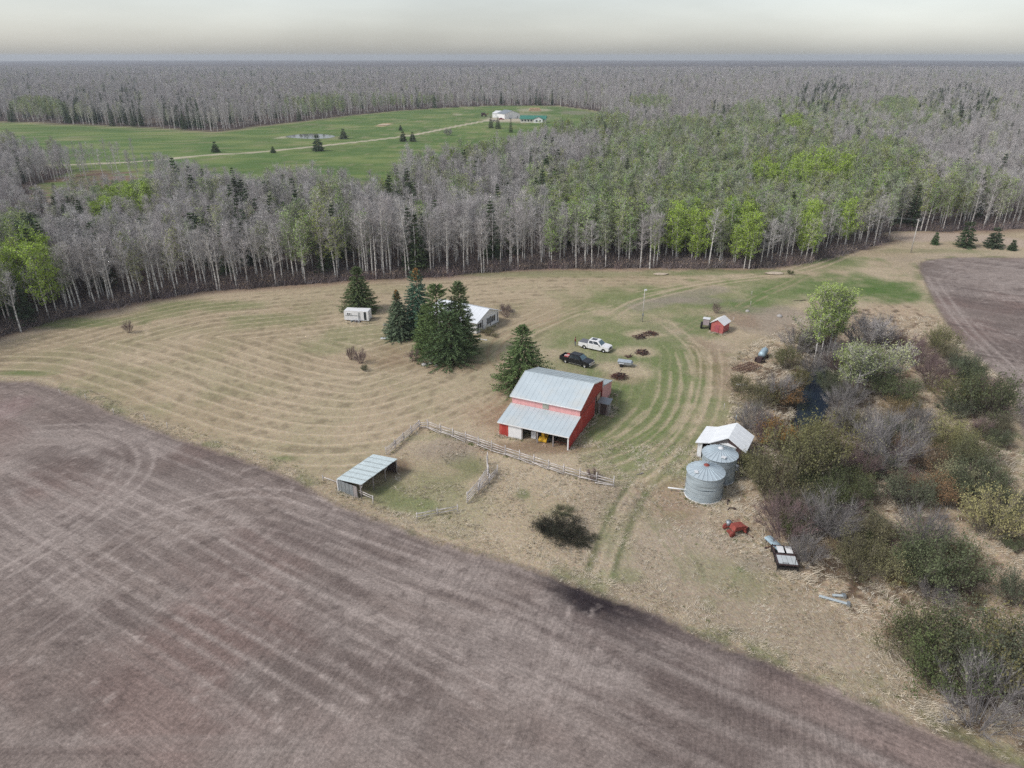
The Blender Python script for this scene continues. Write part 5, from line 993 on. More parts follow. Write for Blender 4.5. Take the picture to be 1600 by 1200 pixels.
# ------------------------------------------------------------------ rail fences
def fence(pts, label, npost, rails=(.35, .75, 1.1), ph=1.35, jit=.03, double=False, post_m=None, group='weathered rail fences of the corral'):
    w_ = [P(*q) for q in pts]; seg = [0]
    for a, b in zip(w_[:-1], w_[1:]): seg.append(seg[-1]+(b-a).length)
    at = lambda s: next(((w_[i].lerp(w_[i+1], (s-seg[i])/max(seg[i+1]-seg[i], 1e-6))) for i in range(len(w_)-1) if s <= seg[i+1]+1e-6), w_[-1])
    t = thing('rail_fence', label, 'fence', w_[0], 0, group); o = w_[0]; S_ = [at(seg[-1]*i/(npost-1)) for i in range(npost)]
    for q in S_: e = Vector((rng.normal()*jit, rng.normal()*jit, ph*(.9+.2*rng.random()))); part('post', MB().tube([q-o, q-o+e], .065, 6), t, post_m or M_rail)
    for a, b in zip(S_[:-1], S_[1:]):
        n = Vector((-(b-a).y, (b-a).x, 0)).normalized()*.1; ov = (b-a).normalized()*.12
        for r in rails: part('rail', MB().tube([a-o-ov+n+Vector((0, 0, r+rng.normal()*.05)), b-o+ov+n+Vector((0, 0, r+rng.normal()*.05))], [.06, .045], 5), t, M_rail)
        if double and rng.random() < .9: part('rail', MB().tube([a-o-ov-n*2.2+Vector((0, 0, .15+rng.random()*.4)), b-o+ov-n*2.0+Vector((0, 0, .1+rng.random()*.5))], .055, 5), t, M_rail)
    return t
fence([(669, 671), (720, 688), (790, 712), (880, 742), (958, 762)], 'long grey rail fence running below the barn from the corral corner to the right', 14, (.4, .8, 1.15), 1.6, double=True)
fence([(655, 668), (604, 711)], 'grey rail fence running from the corral corner down to the cattle shelter', 5, (.3, .6, .9, 1.15), 1.35)
fence([(656, 670), (669, 671)], 'short gate panel of rails at the top corner of the corral', 2, (.3, .7, 1.05), 1.2)
fence([(731, 787), (746, 772), (766, 742), (762, 726)], 'taller rail fence across the middle of the corral', 4, (.3, .6, .9, 1.2, 1.5), 1.9)
fence([(748, 771), (764, 758), (777, 742)], 'second short rail fence right beside the taller one in the corral', 3, (.3, .65, 1.0), 1.5)
fence([(652, 812), (684, 806), (715, 800)], 'low rail fence at the bottom of the corral by the dry grass', 3, (.35, .75), 1.15)
fence([(559, 776), (583, 788)], 'short pale rail fence at the front corner of the cattle shelter', 2, (.7, 1.05), 1.15)
fence([(505, 751), (527, 759)], 'short broken rail fence left of the cattle shelter', 2, (.5,), .8)
for i in range(9):
    u_ = [96, 135, 178, 228, 262, 1174, 1172, 1145, 1131][i]; v_ = [618, 625, 648, 658, 670, 462, 478, 503, 640][i]
    one('fence_post', MB().tube([(0, 0, 0), (rng.normal()*.06, 0, 1.1)], .05, 6), M_rail, ['thin post at the left end of the dry verge by the ploughed field', 'thin post second along the dry verge of the ploughed field', 'thin post in the middle of the dry verge', 'thin post fourth along the dry verge', 'thin post nearest the shelter on the dry verge',
         'thin post by the two track lane above the red shed', 'thin post at the left edge of the bare plot', 'thin post right of the red shed', 'thin post in the grass left of the thicket'][i], 'post', P(u_, v_))

# ------------------------------------------------------------------ grain bins
def grain_bin(c, R, Hh, label, capm, seed):
    t = thing('grain_bin', label, 'grain bin', c, .4+seed); nr = 6; rh = Hh/nr
    for i in range(nr):
        prof = []
        for k in range(13): prof.append((R+.022*sin(k*PI)+(.012 if k % 2 else -.012)-(.03 if i % 2 else 0), i*rh+rh*k/12))
        dent = MB().lathe(prof, n=48)
        if seed == 1 and i in (2, 3, 4):       # a dented belt on the near bin
            a0 = radians(-95)-(.4+seed); dent.v = [tuple(Vector(p_)*(1) if abs(((atan2(p_[1], p_[0])-a0+PI) % (2*PI))-PI) > .55 else Vector((p_[0]*(1-.05*cos((((atan2(p_[1], p_[0])-a0+PI) % (2*PI))-PI)/.55*PI/2)*(1.6 if i == 3 else .7)), p_[1]*(1-.05*cos((((atan2(p_[1], p_[0])-a0+PI) % (2*PI))-PI)/.55*PI/2)*(1.6 if i == 3 else .7)), p_[2]))) for p_ in dent.v]
        part('wall_ring', dent, t, M_bin)
    RH = R*.36; n = 24
    for k in range(n):
        a0, a1 = 2*PI*k/n, 2*PI*(k+1)/n; r1, r0 = R+.13, .32; z1, z0 = Hh-.05, Hh+RH-.1
        pts = [(r1*cos(a0), r1*sin(a0), z1), (r1*cos(a1), r1*sin(a1), z1), (r0*cos(a1), r0*sin(a1), z0), (r0*cos(a0), r0*sin(a0), z0)]
        mb = MB(); mb.slab(pts, .03); mb.beam(Vector(pts[0])+Vector((0, 0, .03)), Vector(pts[3])+Vector((0, 0, .03)), .05, .07); part('roof_sheet', mb, t, M_binr)
    part('cap', MB().lathe([(.36, 0), (.36, .14), (.2, .24), (.01, .28)], (0, 0, Hh+RH-.14), 16), t, capm)
    part('roof_hatch', MB().box((cos(2.3)*R*.75, sin(2.3)*R*.75, Hh+.36), (.55, .45, .12)), t, M_whited); part('base_ring', MB().lathe([(R+.04, 0), (R+.08, .02), (R+.08, .1), (R, .12)], n=48), t, M_whited)
    mb = MB()
    for z in np.arange(.3, Hh, .35): mb.box((0, -R-.1, z), (.42, .03, .03))
    mb.box((-.2, -R-.1, Hh/2+.1), (.03, .03, Hh)).box((.2, -R-.1, Hh/2+.1), (.03, .03, Hh)); part('ladder', mb, t, M_steel); t.rotation_euler[2] = .4+seed; return t
M_binr = mat('bin roof sheet', (.50, .57, .61), .45, .3, var=.1, scale=.8)
ca = P(1098, 772); R1 = 28*mpp(ca); ga = grain_bin(ca, R1, 3.5, 'near round steel grain bin with a dented wall and a small red roof cap', M_oldred, 1)
cb = P(1120, 745); R2 = 26*mpp(cb); gb = grain_bin(cb, R2, 3.6, 'second round steel grain bin, behind the dented one against the white roofed shed', M_whited, 2)
t = thing('auger_pipe', 'white pipe auger sticking out left from the near grain bin', 'pipe', P(1072, 771)); q = P(1043, 767)-P(1072, 771); part('pipe', MB().tube([(0, 0, .55), q+Vector((0, 0, .5))], .09, 8), t, M_white); part('outlet', MB().box((.05, 0, .5), (.45, .4, .5)), t, M_whited); part('stand', MB().tube([q*.8+Vector((0, 0, 0)), q*.8+Vector((0, 0, .45))], .03, 5), t, M_steel)
# white roofed shed behind the bins
t = thing('machine_shed', 'shed with kinked white metal roof behind the two grain bins', 'shed', P(1130, 720)); o = Vector(t.location)
Q = lambda u, v, z: P(u, v, z)-o
rt_b, rt_f, re_b, re_f, va_b, va_f, lf_b, lf_f = Q(1151.9, 660.6, 3.6), Q(1138.3, 684.6, 3.6), Q(1178.8, 682, 2.5), Q(1165.6, 708, 2.5), Q(1121.9, 667, 2.7), Q(1109.4, 692, 2.7), Q(1103.8, 666, 2.35), Q(1086.3, 691.3, 2.35)
M_wr = mat('bright white metal roof', (.82, .84, .85), .5, .05, var=.05)
slope('roof_slope', re_f, re_b, rt_b, rt_f, .09, M_wr, t, 4); slope('roof_slope', va_b, va_f, rt_f+Vector((0, 0, -.004)), rt_b+Vector((0, 0, -.004)), .09, M_wr, t, 4); slope('lean_to_roof', lf_b, lf_f, va_f+Vector((0, 0, -.02)), va_b+Vector((0, 0, -.02)), .08, M_wr, t, 3)
def wallq(nm, a, b, m, ins=.25, top=.1):
    a = Vector(a); b = Vector(b); mb = MB(); d = Vector(((b-a).x, (b-a).y, 0)).normalized()*ins; a = a+d; b = b-d; n = Vector((-d.y, d.x, 0)).normalized()*.05
    A_, B_ = Vector((a.x, a.y, 0)), Vector((b.x, b.y, 0)); a2 = Vector((a.x, a.y, a.z-top)); b2 = Vector((b.x, b.y, b.z-top))
    mb.add([A_-n, B_-n, b2-n, a2-n, A_+n, B_+n, b2+n, a2+n], [(0, 1, 2, 3), (7, 6, 5, 4), (0, 4, 5, 1), (1, 5, 6, 2), (2, 6, 7, 3), (3, 7, 4, 0)]); part(nm, mb, t, m)
inn = lambda p_, c_, k: Vector(p_).lerp(Vector(c_), k)
cc = (rt_b+rt_f+re_b+re_f+va_b+va_f)/6; cc.z = 2.6
wallq('wall', inn(re_f, re_b, .06)+Vector((-.35, 0, 0)), inn(re_b, re_f, .06)+Vector((-.35, 0, 0)), M_wood, .1, .15); wallq('front_wall', inn(rt_f, rt_b, .08)+Vector((0, 0, -.2)), inn(re_f, re_b, .08)+Vector((-.4, 0, 0)), M_rust2, .02, .15); wallq('front_wall', inn(va_f, va_b, .08), inn(rt_f, rt_b, .08)+Vector((0, 0, -.2)), M_wood, .02, .15)
wallq('lean_to_wall', inn(lf_f, lf_b, .1)+Vector((.3, 0, 0)), inn(lf_f, va_f, .55)+Vector((0, .2, 0)), M_whited, .02, .12); wallq('lean_to_wall', inn(lf_f, lf_b, .1)+Vector((.3, 0, 0)), inn(lf_b, lf_f, .1)+Vector((.3, 0, 0)), M_wood, .02, .12); wallq('back_wall', inn(lf_b, lf_f, .08), inn(re_b, re_f, .08)+Vector((-.4, 0, -.1)), M_wood, .1, .15)
e1, e2, e3, e4 = Q(1117, 690.5, 2.55), Q(1157.5, 702, 2.55), Q(1158, 700, 2.6), Q(1117.5, 688.5, 2.6)
mb = MB(); mb.slab([e1, e2, e2+Vector((-.15, .7, .12)), e1+Vector((-.15, .7, .12))], .08); part('porch_roof', mb, t, M_wr); wallq('porch_wall', e1+Vector((.2, .15, 0)), e2+Vector((-.1, .15, 0)), M_bin, .02, .12); wallq('porch_wall', e2+Vector((-.1, .15, 0)), e2+Vector((-.3, 1.5, 0)), M_wood, .02, .12)
part('vent_stack', MB().tube([Q(1149, 661, 3.3), Q(1149, 661, 3.3)+Vector((0, 0, 1.3))], .05, 6), t, M_steel); part('roof_vent', MB().box(Q(1147.5, 675, 3.2), (.28, .28, .35)), t, M_rust2)
one('tote_box', MB().box((0, 0, .35), (.6, .55, .7)).box((0, 0, .73), (.66, .6, .06)), M_white, 'white box standing at the foot of the second grain bin', 'box', P(1149, 735))

# ------------------------------------------------------------------ pickup trucks
def pickup(label, pr, pf, wb, paint, cover):
    """pr, pf: pixels of the near side rear and front wheel contacts"""
    a = P(*pr); b = P(*pf); d = (b-a).normalized(); Wd = 1.98; side = Vector((-d.y, d.x, 0)); mid = (a+b)/2+side*(Wd/2-.15)
    t = thing('pickup_truck', label, 'pickup truck', mid, atan2(d.y, d.x)); hw = wb/2; xr, xf = -hw, hw; X0, X1 = -hw-1.2, hw+.95
    def arch(x, r=.44, n=6): return [(x+r*cos(PI-PI*i/n), .36+r*sin(PI*i/n)) for i in range(n+1)]
    xc0, xc1 = xr+.62, xf-.42       # cab from rear wall to windshield foot
    body = [(xc0, .38)]+[q for q in [(xc0, .38)]]+arch(xf)+[(X1, .42), (X1+.04, .75), (X1-.03, 1.02), (X1-.35, 1.13), (xc1, 1.22), (xc0, 1.24)]
    body = body[1:]
    mb = MB(); mb.prism(body, -Wd/2, Wd/2)
    part('body', mb, t, paint)
    # bed: two sides with arches, tailgate, floor
    mb = MB(); sd_ = [(X0, .5)]+arch(xr)+[(xc0-.03, .38), (xc0-.03, 1.22), (X0, 1.20)]
    for y0, y1 in ((-Wd/2, -Wd/2+.10), (Wd/2-.10, Wd/2)): mb.prism(sd_, y0, y1)
    mb.box((X0+.05, 0, .87), (.08, Wd-.2, .66)).box(((X0+xc0)/2, 0, .68), (xc0-X0-.2, Wd-.2, .06)).box((xc0-.08, 0, .95), (.06, Wd-.2, .5)); part('bed', mb, t, paint)
    if cover: part('bed_cover', MB().box(((X0+xc0)/2-.02, 0, 1.245), (xc0-X0-.1, Wd-.08, .05)), t, mat('dark vinyl bed cover', (.16, .165, .18), .6))
    # cabin
    z0, z1 = 1.225, 1.90; w0, w1 = Wd/2-.05, Wd/2-.24; r0, r1, f1, f0 = xc0+.02, xc0+.18, xc1-.78, xc1-.04
    V = [(r0, -w0, z0), (f0, -w0, z0), (f0, w0, z0), (r0, w0, z0), (r1, -w1, z1), (f1, -w1, z1), (f1, w1, z1), (r1, w1, z1)]
    part('cab', MB().add(V, [(0, 1, 5, 4), (1, 2, 6, 5), (2, 3, 7, 6), (3, 0, 4, 7), (4, 5, 6, 7), (3, 2, 1, 0)]), t, paint)
    part('roof_skin', MB().box(((r1+f1)/2, 0, z1+.02), (f1-r1-.1, w1*2-.12, .05)), t, paint)
    Vv = [Vector(v_) for v_ in V]
    def pane(name, a_, b_, c_, d_, s0, s1, t0, t1, m=M_glass):
        A_, B_, C_, D_ = Vv[a_], Vv[b_], Vv[c_], Vv[d_]; n = (B_-A_).cross(D_-A_).normalized()*.012
        pt = lambda s, q: A_.lerp(B_, s).lerp(D_.lerp(C_, s), q)+n
        q = [pt(s0, t0), pt(s1, t0), pt(s1, t1), pt(s0, t1)]; mb_ = MB().add([*q, *[x_-n*.8 for x_ in q]], [(0, 1, 2, 3), (7, 6, 5, 4), (0, 4, 5, 1), (1, 5, 6, 2), (2, 6, 7, 3), (3, 7, 4, 0)]); part(name, mb_, t, m)
    pane('windshield', 1, 2, 6, 5, .05, .95, .06, .93, mat('blue tinted glass', (.10, .17, .20), .08, var=0, spec=.6)); pane('rear_window', 3, 0, 4, 7, .12, .88, .15, .85)
    for A4 in ((0, 1, 5, 4), (2, 3, 7, 6)):
        if A4[0] == 0: pane('side_window', *A4, .07, .40, .10, .86); pane('side_window', *A4, .44, .84, .10, .86)
        else: pane('side_window', *A4, .16, .56, .10, .86); pane('side_window', *A4, .60, .93, .10, .86)
    if cover: part('sunroof', MB().box(((r1+f1)/2-.1, 0, z1+.05), (1.0, .95, .03)), t, M_glass, 'dark glass roof panel')
    for sgn in (-1, 1):
        for x_ in (xr, xf):
            y_ = sgn*(Wd/2-.14); tw = MB().lathe([(.20, -.12), (.36, -.12), (.385, -.06), (.385, .06), (.36, .12), (.20, .12)], (x_, y_, .385), 22, R=Matrix.Rotation(PI/2, 3, 'X')); wh = part('wheel', tw, t, M_black)
            rm = MB().lathe([(.215, -.11), (.20, -.05), (.06, -.07), (.001, -.09)] if sgn > 0 else [(.215, .11), (.20, .05), (.06, .07), (.001, .09)], (x_, y_, .385), 16, R=Matrix.Rotation(PI/2, 3, 'X')); rm2 = rm
            link('rim', rm.mesh('rim', M_chrome), wh)
        part('headlight', MB().box((X1-.02, sgn*(Wd/2-.24), .88), (.12, .40, .17)), t, mat('headlight glass', (.7, .72, .72), .1, var=0)); part('taillight', MB().box((X0+.0, sgn*(Wd/2-.08), .98), (.06, .14, .36)), t, mat('red lamp glass', (.35, .02, .02), .2, var=0)); part('mirror', MB().box((xc1-.45, sgn*(Wd/2+.10), 1.30), (.12, .22, .18)), t, M_black)
        part('side_step', MB().box(((xc0+xf-.5)/2, sgn*(Wd/2-.02), .34), (xf-xc0-.7, .14, .05)), t, M_chrome)
        for x_ in (xc0+.12, xc0+1.02): part('door_seam', MB().box((x_, sgn*(Wd/2+.001), .82), (.018, .01, .75)), t, M_black)
    part('grille', MB().box((X1+.01, 0, .82), (.07, 1.1, .30)), t, M_chrome if not cover else M_dark); part('front_bumper', MB().box((X1+.05, 0, .53), (.16, Wd-.1, .2)), t, M_chrome); part('rear_bumper', MB().box((X0-.06, 0, .55), (.14, Wd-.2, .16)), t, M_chrome); part('underframe', MB().box((0, 0, .42), (X1-X0-.5, 1.1, .16)), t, M_black)
    return t, X0, xc0
wt_, wx0, wx1 = pickup('white crew cab pickup truck with a dark bed cover and glass roof', (912.5, 544.6), (943.5, 551), 3.9, mat('white car paint', (.82, .82, .82), .3, var=0, spec=.5), True)
bt_, bx0, bx1 = pickup('black pickup truck with an open bed, parked nearest the barn', (882, 566.5), (915, 575), 3.9, mat('black car paint', (.012, .013, .017), .25, var=0, spec=.5), False)
Mw = Matrix.Translation(bt_.location) @ Matrix.Rotation(bt_.rotation_euler[2], 4, 'Z')
t = thing('tool_box', 'red box lying behind the cab in the black truck bed', 'box', Mw @ Vector((bx1-.62, 0, .715)), bt_.rotation_euler[2]); part('case', MB().box((0, 0, .26), (.85, 1.45, .5)), t, mat('red plastic', (.42, .03, .03), .5)); part('lid', MB().box((0, -.2, .54), (.75, .8, .05)), t, mat('pink lid', (.60, .35, .33), .6))
t = thing('fuel_can', 'grey container in the rear of the black truck bed', 'container', Mw @ Vector((bx0+.75, .1, .715)), bt_.rotation_euler[2]); part('can', MB().box((0, 0, .2), (.55, .4, .4)), t, M_whited); part('cap', MB().lathe([(.06, 0), (.06, .08), (.001, .08)], (.1, 0, .4), 8), t, M_steel)

# ------------------------------------------------------------------ person behind the white truck
def person(loc, rz):
    bp = [((0, 0, .92), .15), ((0, 0, 1.12), .14), ((0, .01, 1.34), .17), ((0, .02, 1.49), .07), ((0, .03, 1.57), .06), ((0, .035, 1.68), .105), ((0, .03, 1.76), .09), ((-.10, 0, .88), .095), ((-.11, .03, .5), .065), ((-.11, 0, .09), .045), ((-.11, .14, .05), .04), ((.10, 0, .88), .095), ((.12, .0, .5), .065), ((.13, -.04, .09), .045), ((.13, .10, .05), .04),
          ((-.19, 0, 1.42), .065), ((-.25, .03, 1.15), .048), ((-.2, .22, 1.02), .035), ((.19, 0, 1.42), .065), ((.25, .03, 1.15), .048), ((.2, .22, 1.02), .035)]
    ed = [(0, 1), (1, 2), (2, 3), (3, 4), (4, 5), (5, 6), (0, 7), (7, 8), (8, 9), (9, 10), (0, 11), (11, 12), (12, 13), (13, 14), (2, 15), (15, 16), (16, 17), (2, 18), (18, 19), (19, 20)]
    hand = []
    for s_, w_ in ((-1, 17), (1, 20)):
        wx, wy, wz = bp[w_][0]
        for k in range(4): bp.append(((wx+s_*(-.03+.02*k), wy+.09, wz-.02), .011)); ed.append((w_, len(bp)-1)); bp.append(((wx+s_*(-.03+.02*k), wy+.14-.01*abs(k-1.5), wz-.05), .009)); ed.append((len(bp)-2, len(bp)-1))
        bp.append(((wx-s_*.05, wy+.05, wz+.01), .012)); ed.append((w_, len(bp)-1))
    me = bpy.data.meshes.new('person'); me.from_pydata([p_ for p_, r in bp], ed, []); o = bpy.data.objects.new('person', me); COL.objects.link(o)
    md = o.modifiers.new('skin', 'SKIN'); md.use_smooth_shade = True
    for i, (p_, r) in enumerate(bp): me.skin_vertices[0].data[i].radius = (r, r*.8 if i in (1, 2) else r)
    me.skin_vertices[0].data[0].use_root = True; md = o.modifiers.new('sub', 'SUBSURF'); md.levels = md.render_levels = 1
    m = bpy.data.materials.new('clothes and skin'); m.use_nodes = True; N = m.node_tree.nodes; L = m.node_tree.links; tc = N.new('ShaderNodeTexCoord'); sp = N.new('ShaderNodeSeparateXYZ'); cr = N.new('ShaderNodeValToRGB'); L.new(tc.outputs['Object'], sp.inputs[0])
    ml = N.new('ShaderNodeMath'); ml.operation = 'MULTIPLY'; ml.inputs[1].default_value = .5; L.new(sp.outputs['Z'], ml.inputs[0]); L.new(ml.outputs[0], cr.inputs[0]); cr.color_ramp.interpolation = 'CONSTANT'; e = cr.color_ramp.elements; e[0].position = 0; e[0].color = (.03, .025, .02, 1); e[1].position = .05; e[1].color = (.07, .10, .16, 1)
    for p_, c_ in ((.47, (.16, .03, .03, 1)), (.755, (.45, .27, .2, 1)), (.86, (.05, .035, .03, 1))): x_ = e.new(p_); x_.color = c_
    L.new(cr.outputs[0], N['Principled BSDF'].inputs['Base Color']); N['Principled BSDF'].inputs['Roughness'].default_value = .85; me.materials.append(m)
    tag(o, 'person in a dark red top and blue trousers standing behind the white truck', 'person'); o.location = loc; o.rotation_euler = (0, 0, rz)
    hr = MB().ellipsoid((0, .01, 1.745), (.10, .115, .08)); hc = part('hair', hr, o, M_rust2); fc = MB().box((0, .135, 1.675), (.025, .03, .04)); part('nose', fc, o, mat('skin', (.45, .27, .2), .7)); 
    part('eye', MB().ellipsoid((-.035, .125, 1.70), (.012, .01, .01), 6, 4), o, M_dark); part('eye', MB().ellipsoid((.035, .125, 1.70), (.012, .01, .01), 6, 4), o, M_dark); part('cap', MB().lathe([(.115, 1.74), (.11, 1.80), (.06, 1.85), (.001, 1.86)], (0, .03, 0), 10).box((0, .16, 1.745), (.14, .12, .015)), o, M_rust)
person(P(898.5, 540.5), radians(-75))

# ------------------------------------------------------------------ scrap, machinery and small things of the yard
def heap(u, v, wpx, label, n, m, seed, hz=.9, name='scrap_pile', cat='scrap pile', dp=.45):
    p = P(u, v); R_ = wpx*mpp(p)/2; rg = np.random.default_rng(seed); t = thing(name, label, cat, p)
    for i in range(n):
        a = rg.random()*6.28; r_ = R_*sqrt(rg.random())*.8; z = hz*(1-r_/R_)*rg.random()+.12; L__ = .5+.9*rg.random(); b = rg.random()*6.28; tl = (rg.random()-.5)*.9
        c = Vector((r_*cos(a), r_*sin(a)*dp*1.6, z)); d = Vector((cos(b), sin(b), tl))*L__/2
        part('iron_bar' if cat == 'scrap pile' else 'branch', MB().tube([c-d, c+d*.2+Vector((0, 0, .05)), c+d], [.05, .045, .03], 5), t, m[i % len(m)])
    return t
heap(1015, 523, 30, 'farthest dark pile of old iron in a row on the yard grass', 60, [M_rust2, M_rust], 1, .7); heap(999, 528, 24, 'second dark pile of old iron, just before the farthest', 46, [M_rust2, M_rust2, M_rust], 2, .7)
heap(1003, 553, 24, 'dark heap of old iron right above the small grey trailer', 60, [M_rust2, M_rust2, M_rust], 3, 1.1); heap(983, 558, 13, 'tiny low heap of rusty iron left of the third pile', 14, [M_rust, M_rust2], 4, .35); heap(968, 591, 30, 'reddish brown heap of scrap iron nearest the barn', 80, [M_rust, M_rust2], 5, 1.3)
t = thing('harrow', 'rusty spike harrow with a grid frame lying beside the marsh', 'harrow', P(1166, 577), atan2((P(1181, 568)-P(1152, 578)).y, (P(1181, 568)-P(1152, 578)).x)); LH = (P(1181, 568)-P(1152, 578)).length
for i in range(4): part('frame_bar', MB().box((0, -1.2+i*.8, .35), (LH, .08, .08)), t, M_rust2)
for i in range(9): part('cross_bar', MB().box((-LH/2+LH*i/8, 0, .42), (.07, 2.8, .07)), t, M_rust)
for i in range(27): part('tine', MB().beam((-LH/2+LH*(i % 9)/8, -1.0+(i//9)*1.0, .38), (-LH/2+LH*(i % 9)/8+.12, -1.15+(i//9)*1.0, .0), .04, .04), t, M_rust2)
t = thing('old_tank', 'faded blue white tank on rusty wheels leaning into the willow', 'tank', P(1187, 566), atan2((P(1196, 548)-P(1185, 562)).y, (P(1196, 548)-P(1185, 562)).x)); part('barrel', MB().lathe([(.01, -1.5), (.55, -1.4), (.62, -1.2), (.62, 1.2), (.55, 1.4), (.01, 1.5)], (1.9, 0, 1.2), 18, R=Matrix.Rotation(PI/2, 3, 'Y')), t, M_blue)
part('frame', MB().box((1.0, .4, .55), (4.4, .1, .12)).box((1.0, -.4, .55), (4.4, .1, .12)), t, M_rust2); part('pipe', MB().tube([(3.3, 0, 1.2), (4.3, .2, 1.5)], .08, 6), t, M_whited)
for a in (-.75, .75):
    for x_ in (-.2, 2.2): part('wheel', MB().lathe([(.06, -.1), (.42, -.1), (.46, 0), (.42, .1), (.06, .1)], (x_, a, .46), 18, R=Matrix.Rotation(PI/2, 3, 'X')), t, M_rust2)
part('engine', MB().box((-.6, 0, .8), (.9, .9, .9)), t, M_rust2)
t = thing('old_tractor', 'old grey and rust tractor parked against the left side of the red shed', 'tractor', P(1103, 512), radians(68)); part('hood', MB().prism([(.1, .8), (1.7, .8), (1.75, 1.35), (.2, 1.5)], -.32, .32), t, M_steel); part('cab', MB().prism([(-1.0, .9), (.1, .9), (.0, 2.1), (-.9, 2.1)], -.6, .6), t, mat('pinkish grey cab', (.36, .30, .31), .7)); part('cab_roof', MB().box((-.45, 0, 2.16), (1.2, 1.4, .09)), t, M_whited); part('exhaust', MB().tube([(1.1, .15, 1.4), (1.1, .15, 2.3)], .05, 6), t, M_rust2)
part('front_axle', MB().box((1.5, 0, .45), (.12, 1.3, .12)), t, M_rust2)
for x_, r_, yy in ((-.7, .72, .85), (1.5, .42, .7)):
    for sgn in (-1, 1): wh = part('wheel', MB().lathe([(r_*.55, -.16), (r_*.93, -.16), (r_, 0), (r_*.93, .16), (r_*.55, .16)], (x_, sgn*yy, r_), 20, R=Matrix.Rotation(PI/2, 3, 'X')), t, M_black); link('rim', MB().lathe([(r_*.57, .02), (.001, .03), (.001, -.03), (r_*.57, -.02)], (x_, sgn*yy, r_), 14, R=Matrix.Rotation(PI/2, 3, 'X')).mesh('rim', M_rust), wh)
# small grey utility trailer between the scrap piles
a = P(968, 571); b = P(984, 573); d = (b-a).normalized()
t = thing('utility_trailer', 'small pale grey two wheeled trailer between the scrap piles', 'trailer', (a+b)/2, atan2(d.y, d.x)); part('tub', MB().prism([(-1.1, .5), (.9, .5), (1.4, .72), (1.2, .95), (-1.2, 1.0)], -.65, .65), t, M_steel); part('lid', MB().box((-.05, 0, .99), (2.4, 1.36, .05)), t, mat('pale blue grey lid', (.42, .47, .52), .5)); part('drawbar', MB().beam((1.2, 0, .6), (2.2, 0, .3), .08, .08), t, M_steel)
for sgn in (-1, 1): part('fender', MB().box((-.5, sgn*.78, .72), (.9, .22, .05)), t, M_whited); part('wheel', MB().lathe([(.05, -.09), (.28, -.09), (.32, 0), (.28, .09), (.05, .09)], (-.5, sgn*.78, .32), 16, R=Matrix.Rotation(PI/2, 3, 'X')), t, M_black)
# red old mower at the lower right
p = P(1150, 832); t = thing('old_mower', 'faded red hay machine with a grey wheel rusting in the grass below the bins', 'farm machine', p, radians(20)); part('hood', MB().prism([(-.7, .6), (.9, .6), (.8, 1.05), (-.5, 1.15)], -.5, .45), t, M_oldred, 'pale patch on top'); part('frame', MB().box((0, .7, .5), (2.2, .14, .14)).box((.7, .1, .4), (.14, 1.9, .14)).box((-.9, -.2, .35), (.5, 1.0, .2)), t, M_oldred)
part('side_panel', MB().box((.85, -.1, .55), (.5, .9, .5), .3), t, M_oldred); part('tank', MB().lathe([(.01, -.3), (.3, -.28), (.3, .28), (.01, .3)], (-.45, .95, .8), 12), t, M_steel); part('brace', MB().beam((-.3, -.3, 1.1), (-.6, .2, .6), .07, .07), t, M_white)
for x_, y_ in ((-.8, 1.0), (1.1, -.4), (-1.0, -.6)): part('wheel', MB().lathe([(.06, -.1), (.36, -.1), (.4, 0), (.36, .1), (.06, .1)], (x_, y_, .4), 16, R=Matrix.Rotation(PI/2, 3, 'X')), t, M_rust2 if x_ > 0 else M_oldred)
for i in range(8): part('tine', MB().tube([(-.1+i*.14, .75, .5), (-.05+i*.16, 1.0, 1.0), (.0+i*.17, 1.25, .7)], .02, 4), t, M_oldred)
for i, (u_, v_, lb) in enumerate([(1143, 797, 'bent dark iron bow lying above the red hay machine'), (1138, 786, 'small black iron hook near the foot of the grain bin'), (1172, 838, 'rusty iron bits right of the red hay machine'), (1201, 856, 'thin rusty bar beside the long metal trough')]):
    t = thing('scrap_iron', lb, 'scrap', P(u_, v_), i*1.1); part('bar', MB().tube([(-.5, 0, .06), (-.2, .15, .25), (.3, .1, .22), (.55, -.05, .06)], .06, 5), t, M_rust2 if i < 2 else M_rust); part('lug', MB().box((.4, .1, .12), (.25, .2, .18), .4), t, M_rust2)
# long trough and black framed trailer
a = P(1200, 838, .7); b = P(1222, 858, .7); d = (b-a); d.z = 0; LT = d.length; d.normalize(); t = thing('metal_trough', 'long pale grey sheet metal trough leaning against the black framed trailer', 'trough', ((a+b)/2).xy.to_3d(), atan2(d.y, d.x))
mb = MB(); prof = [(-.5, .62), (-.3, .76), (0, .80), (.3, .76), (.5, .62)]; mb.prism(prof+[(y_, z_-.05) for y_, z_ in prof[::-1]], -LT/2, LT/2, ax='x'); part('sheet', mb, t, M_blue)
for x_ in (-LT*.4, -.1, LT*.4): part('leg', MB().box((x_, .35, .32), (.07, .07, .64)), t, M_rust2); part('leg', MB().box((x_, -.35, .32), (.07, .07, .64)), t, M_rust2)
a = P(1213, 893); b = P(1247, 896); d = (b-a).normalized(); WT = (b-a).length; t = thing('framed_trailer', 'black framed old trailer topped by two white and one grey panel', 'trailer', a, atan2(d.y, d.x))
for x_ in (.05, WT-.05):
    for y_ in (.05, 3.3): part('frame_post', MB().box((x_, y_, .55), (.1, .1, 1.1)), t, M_dark)
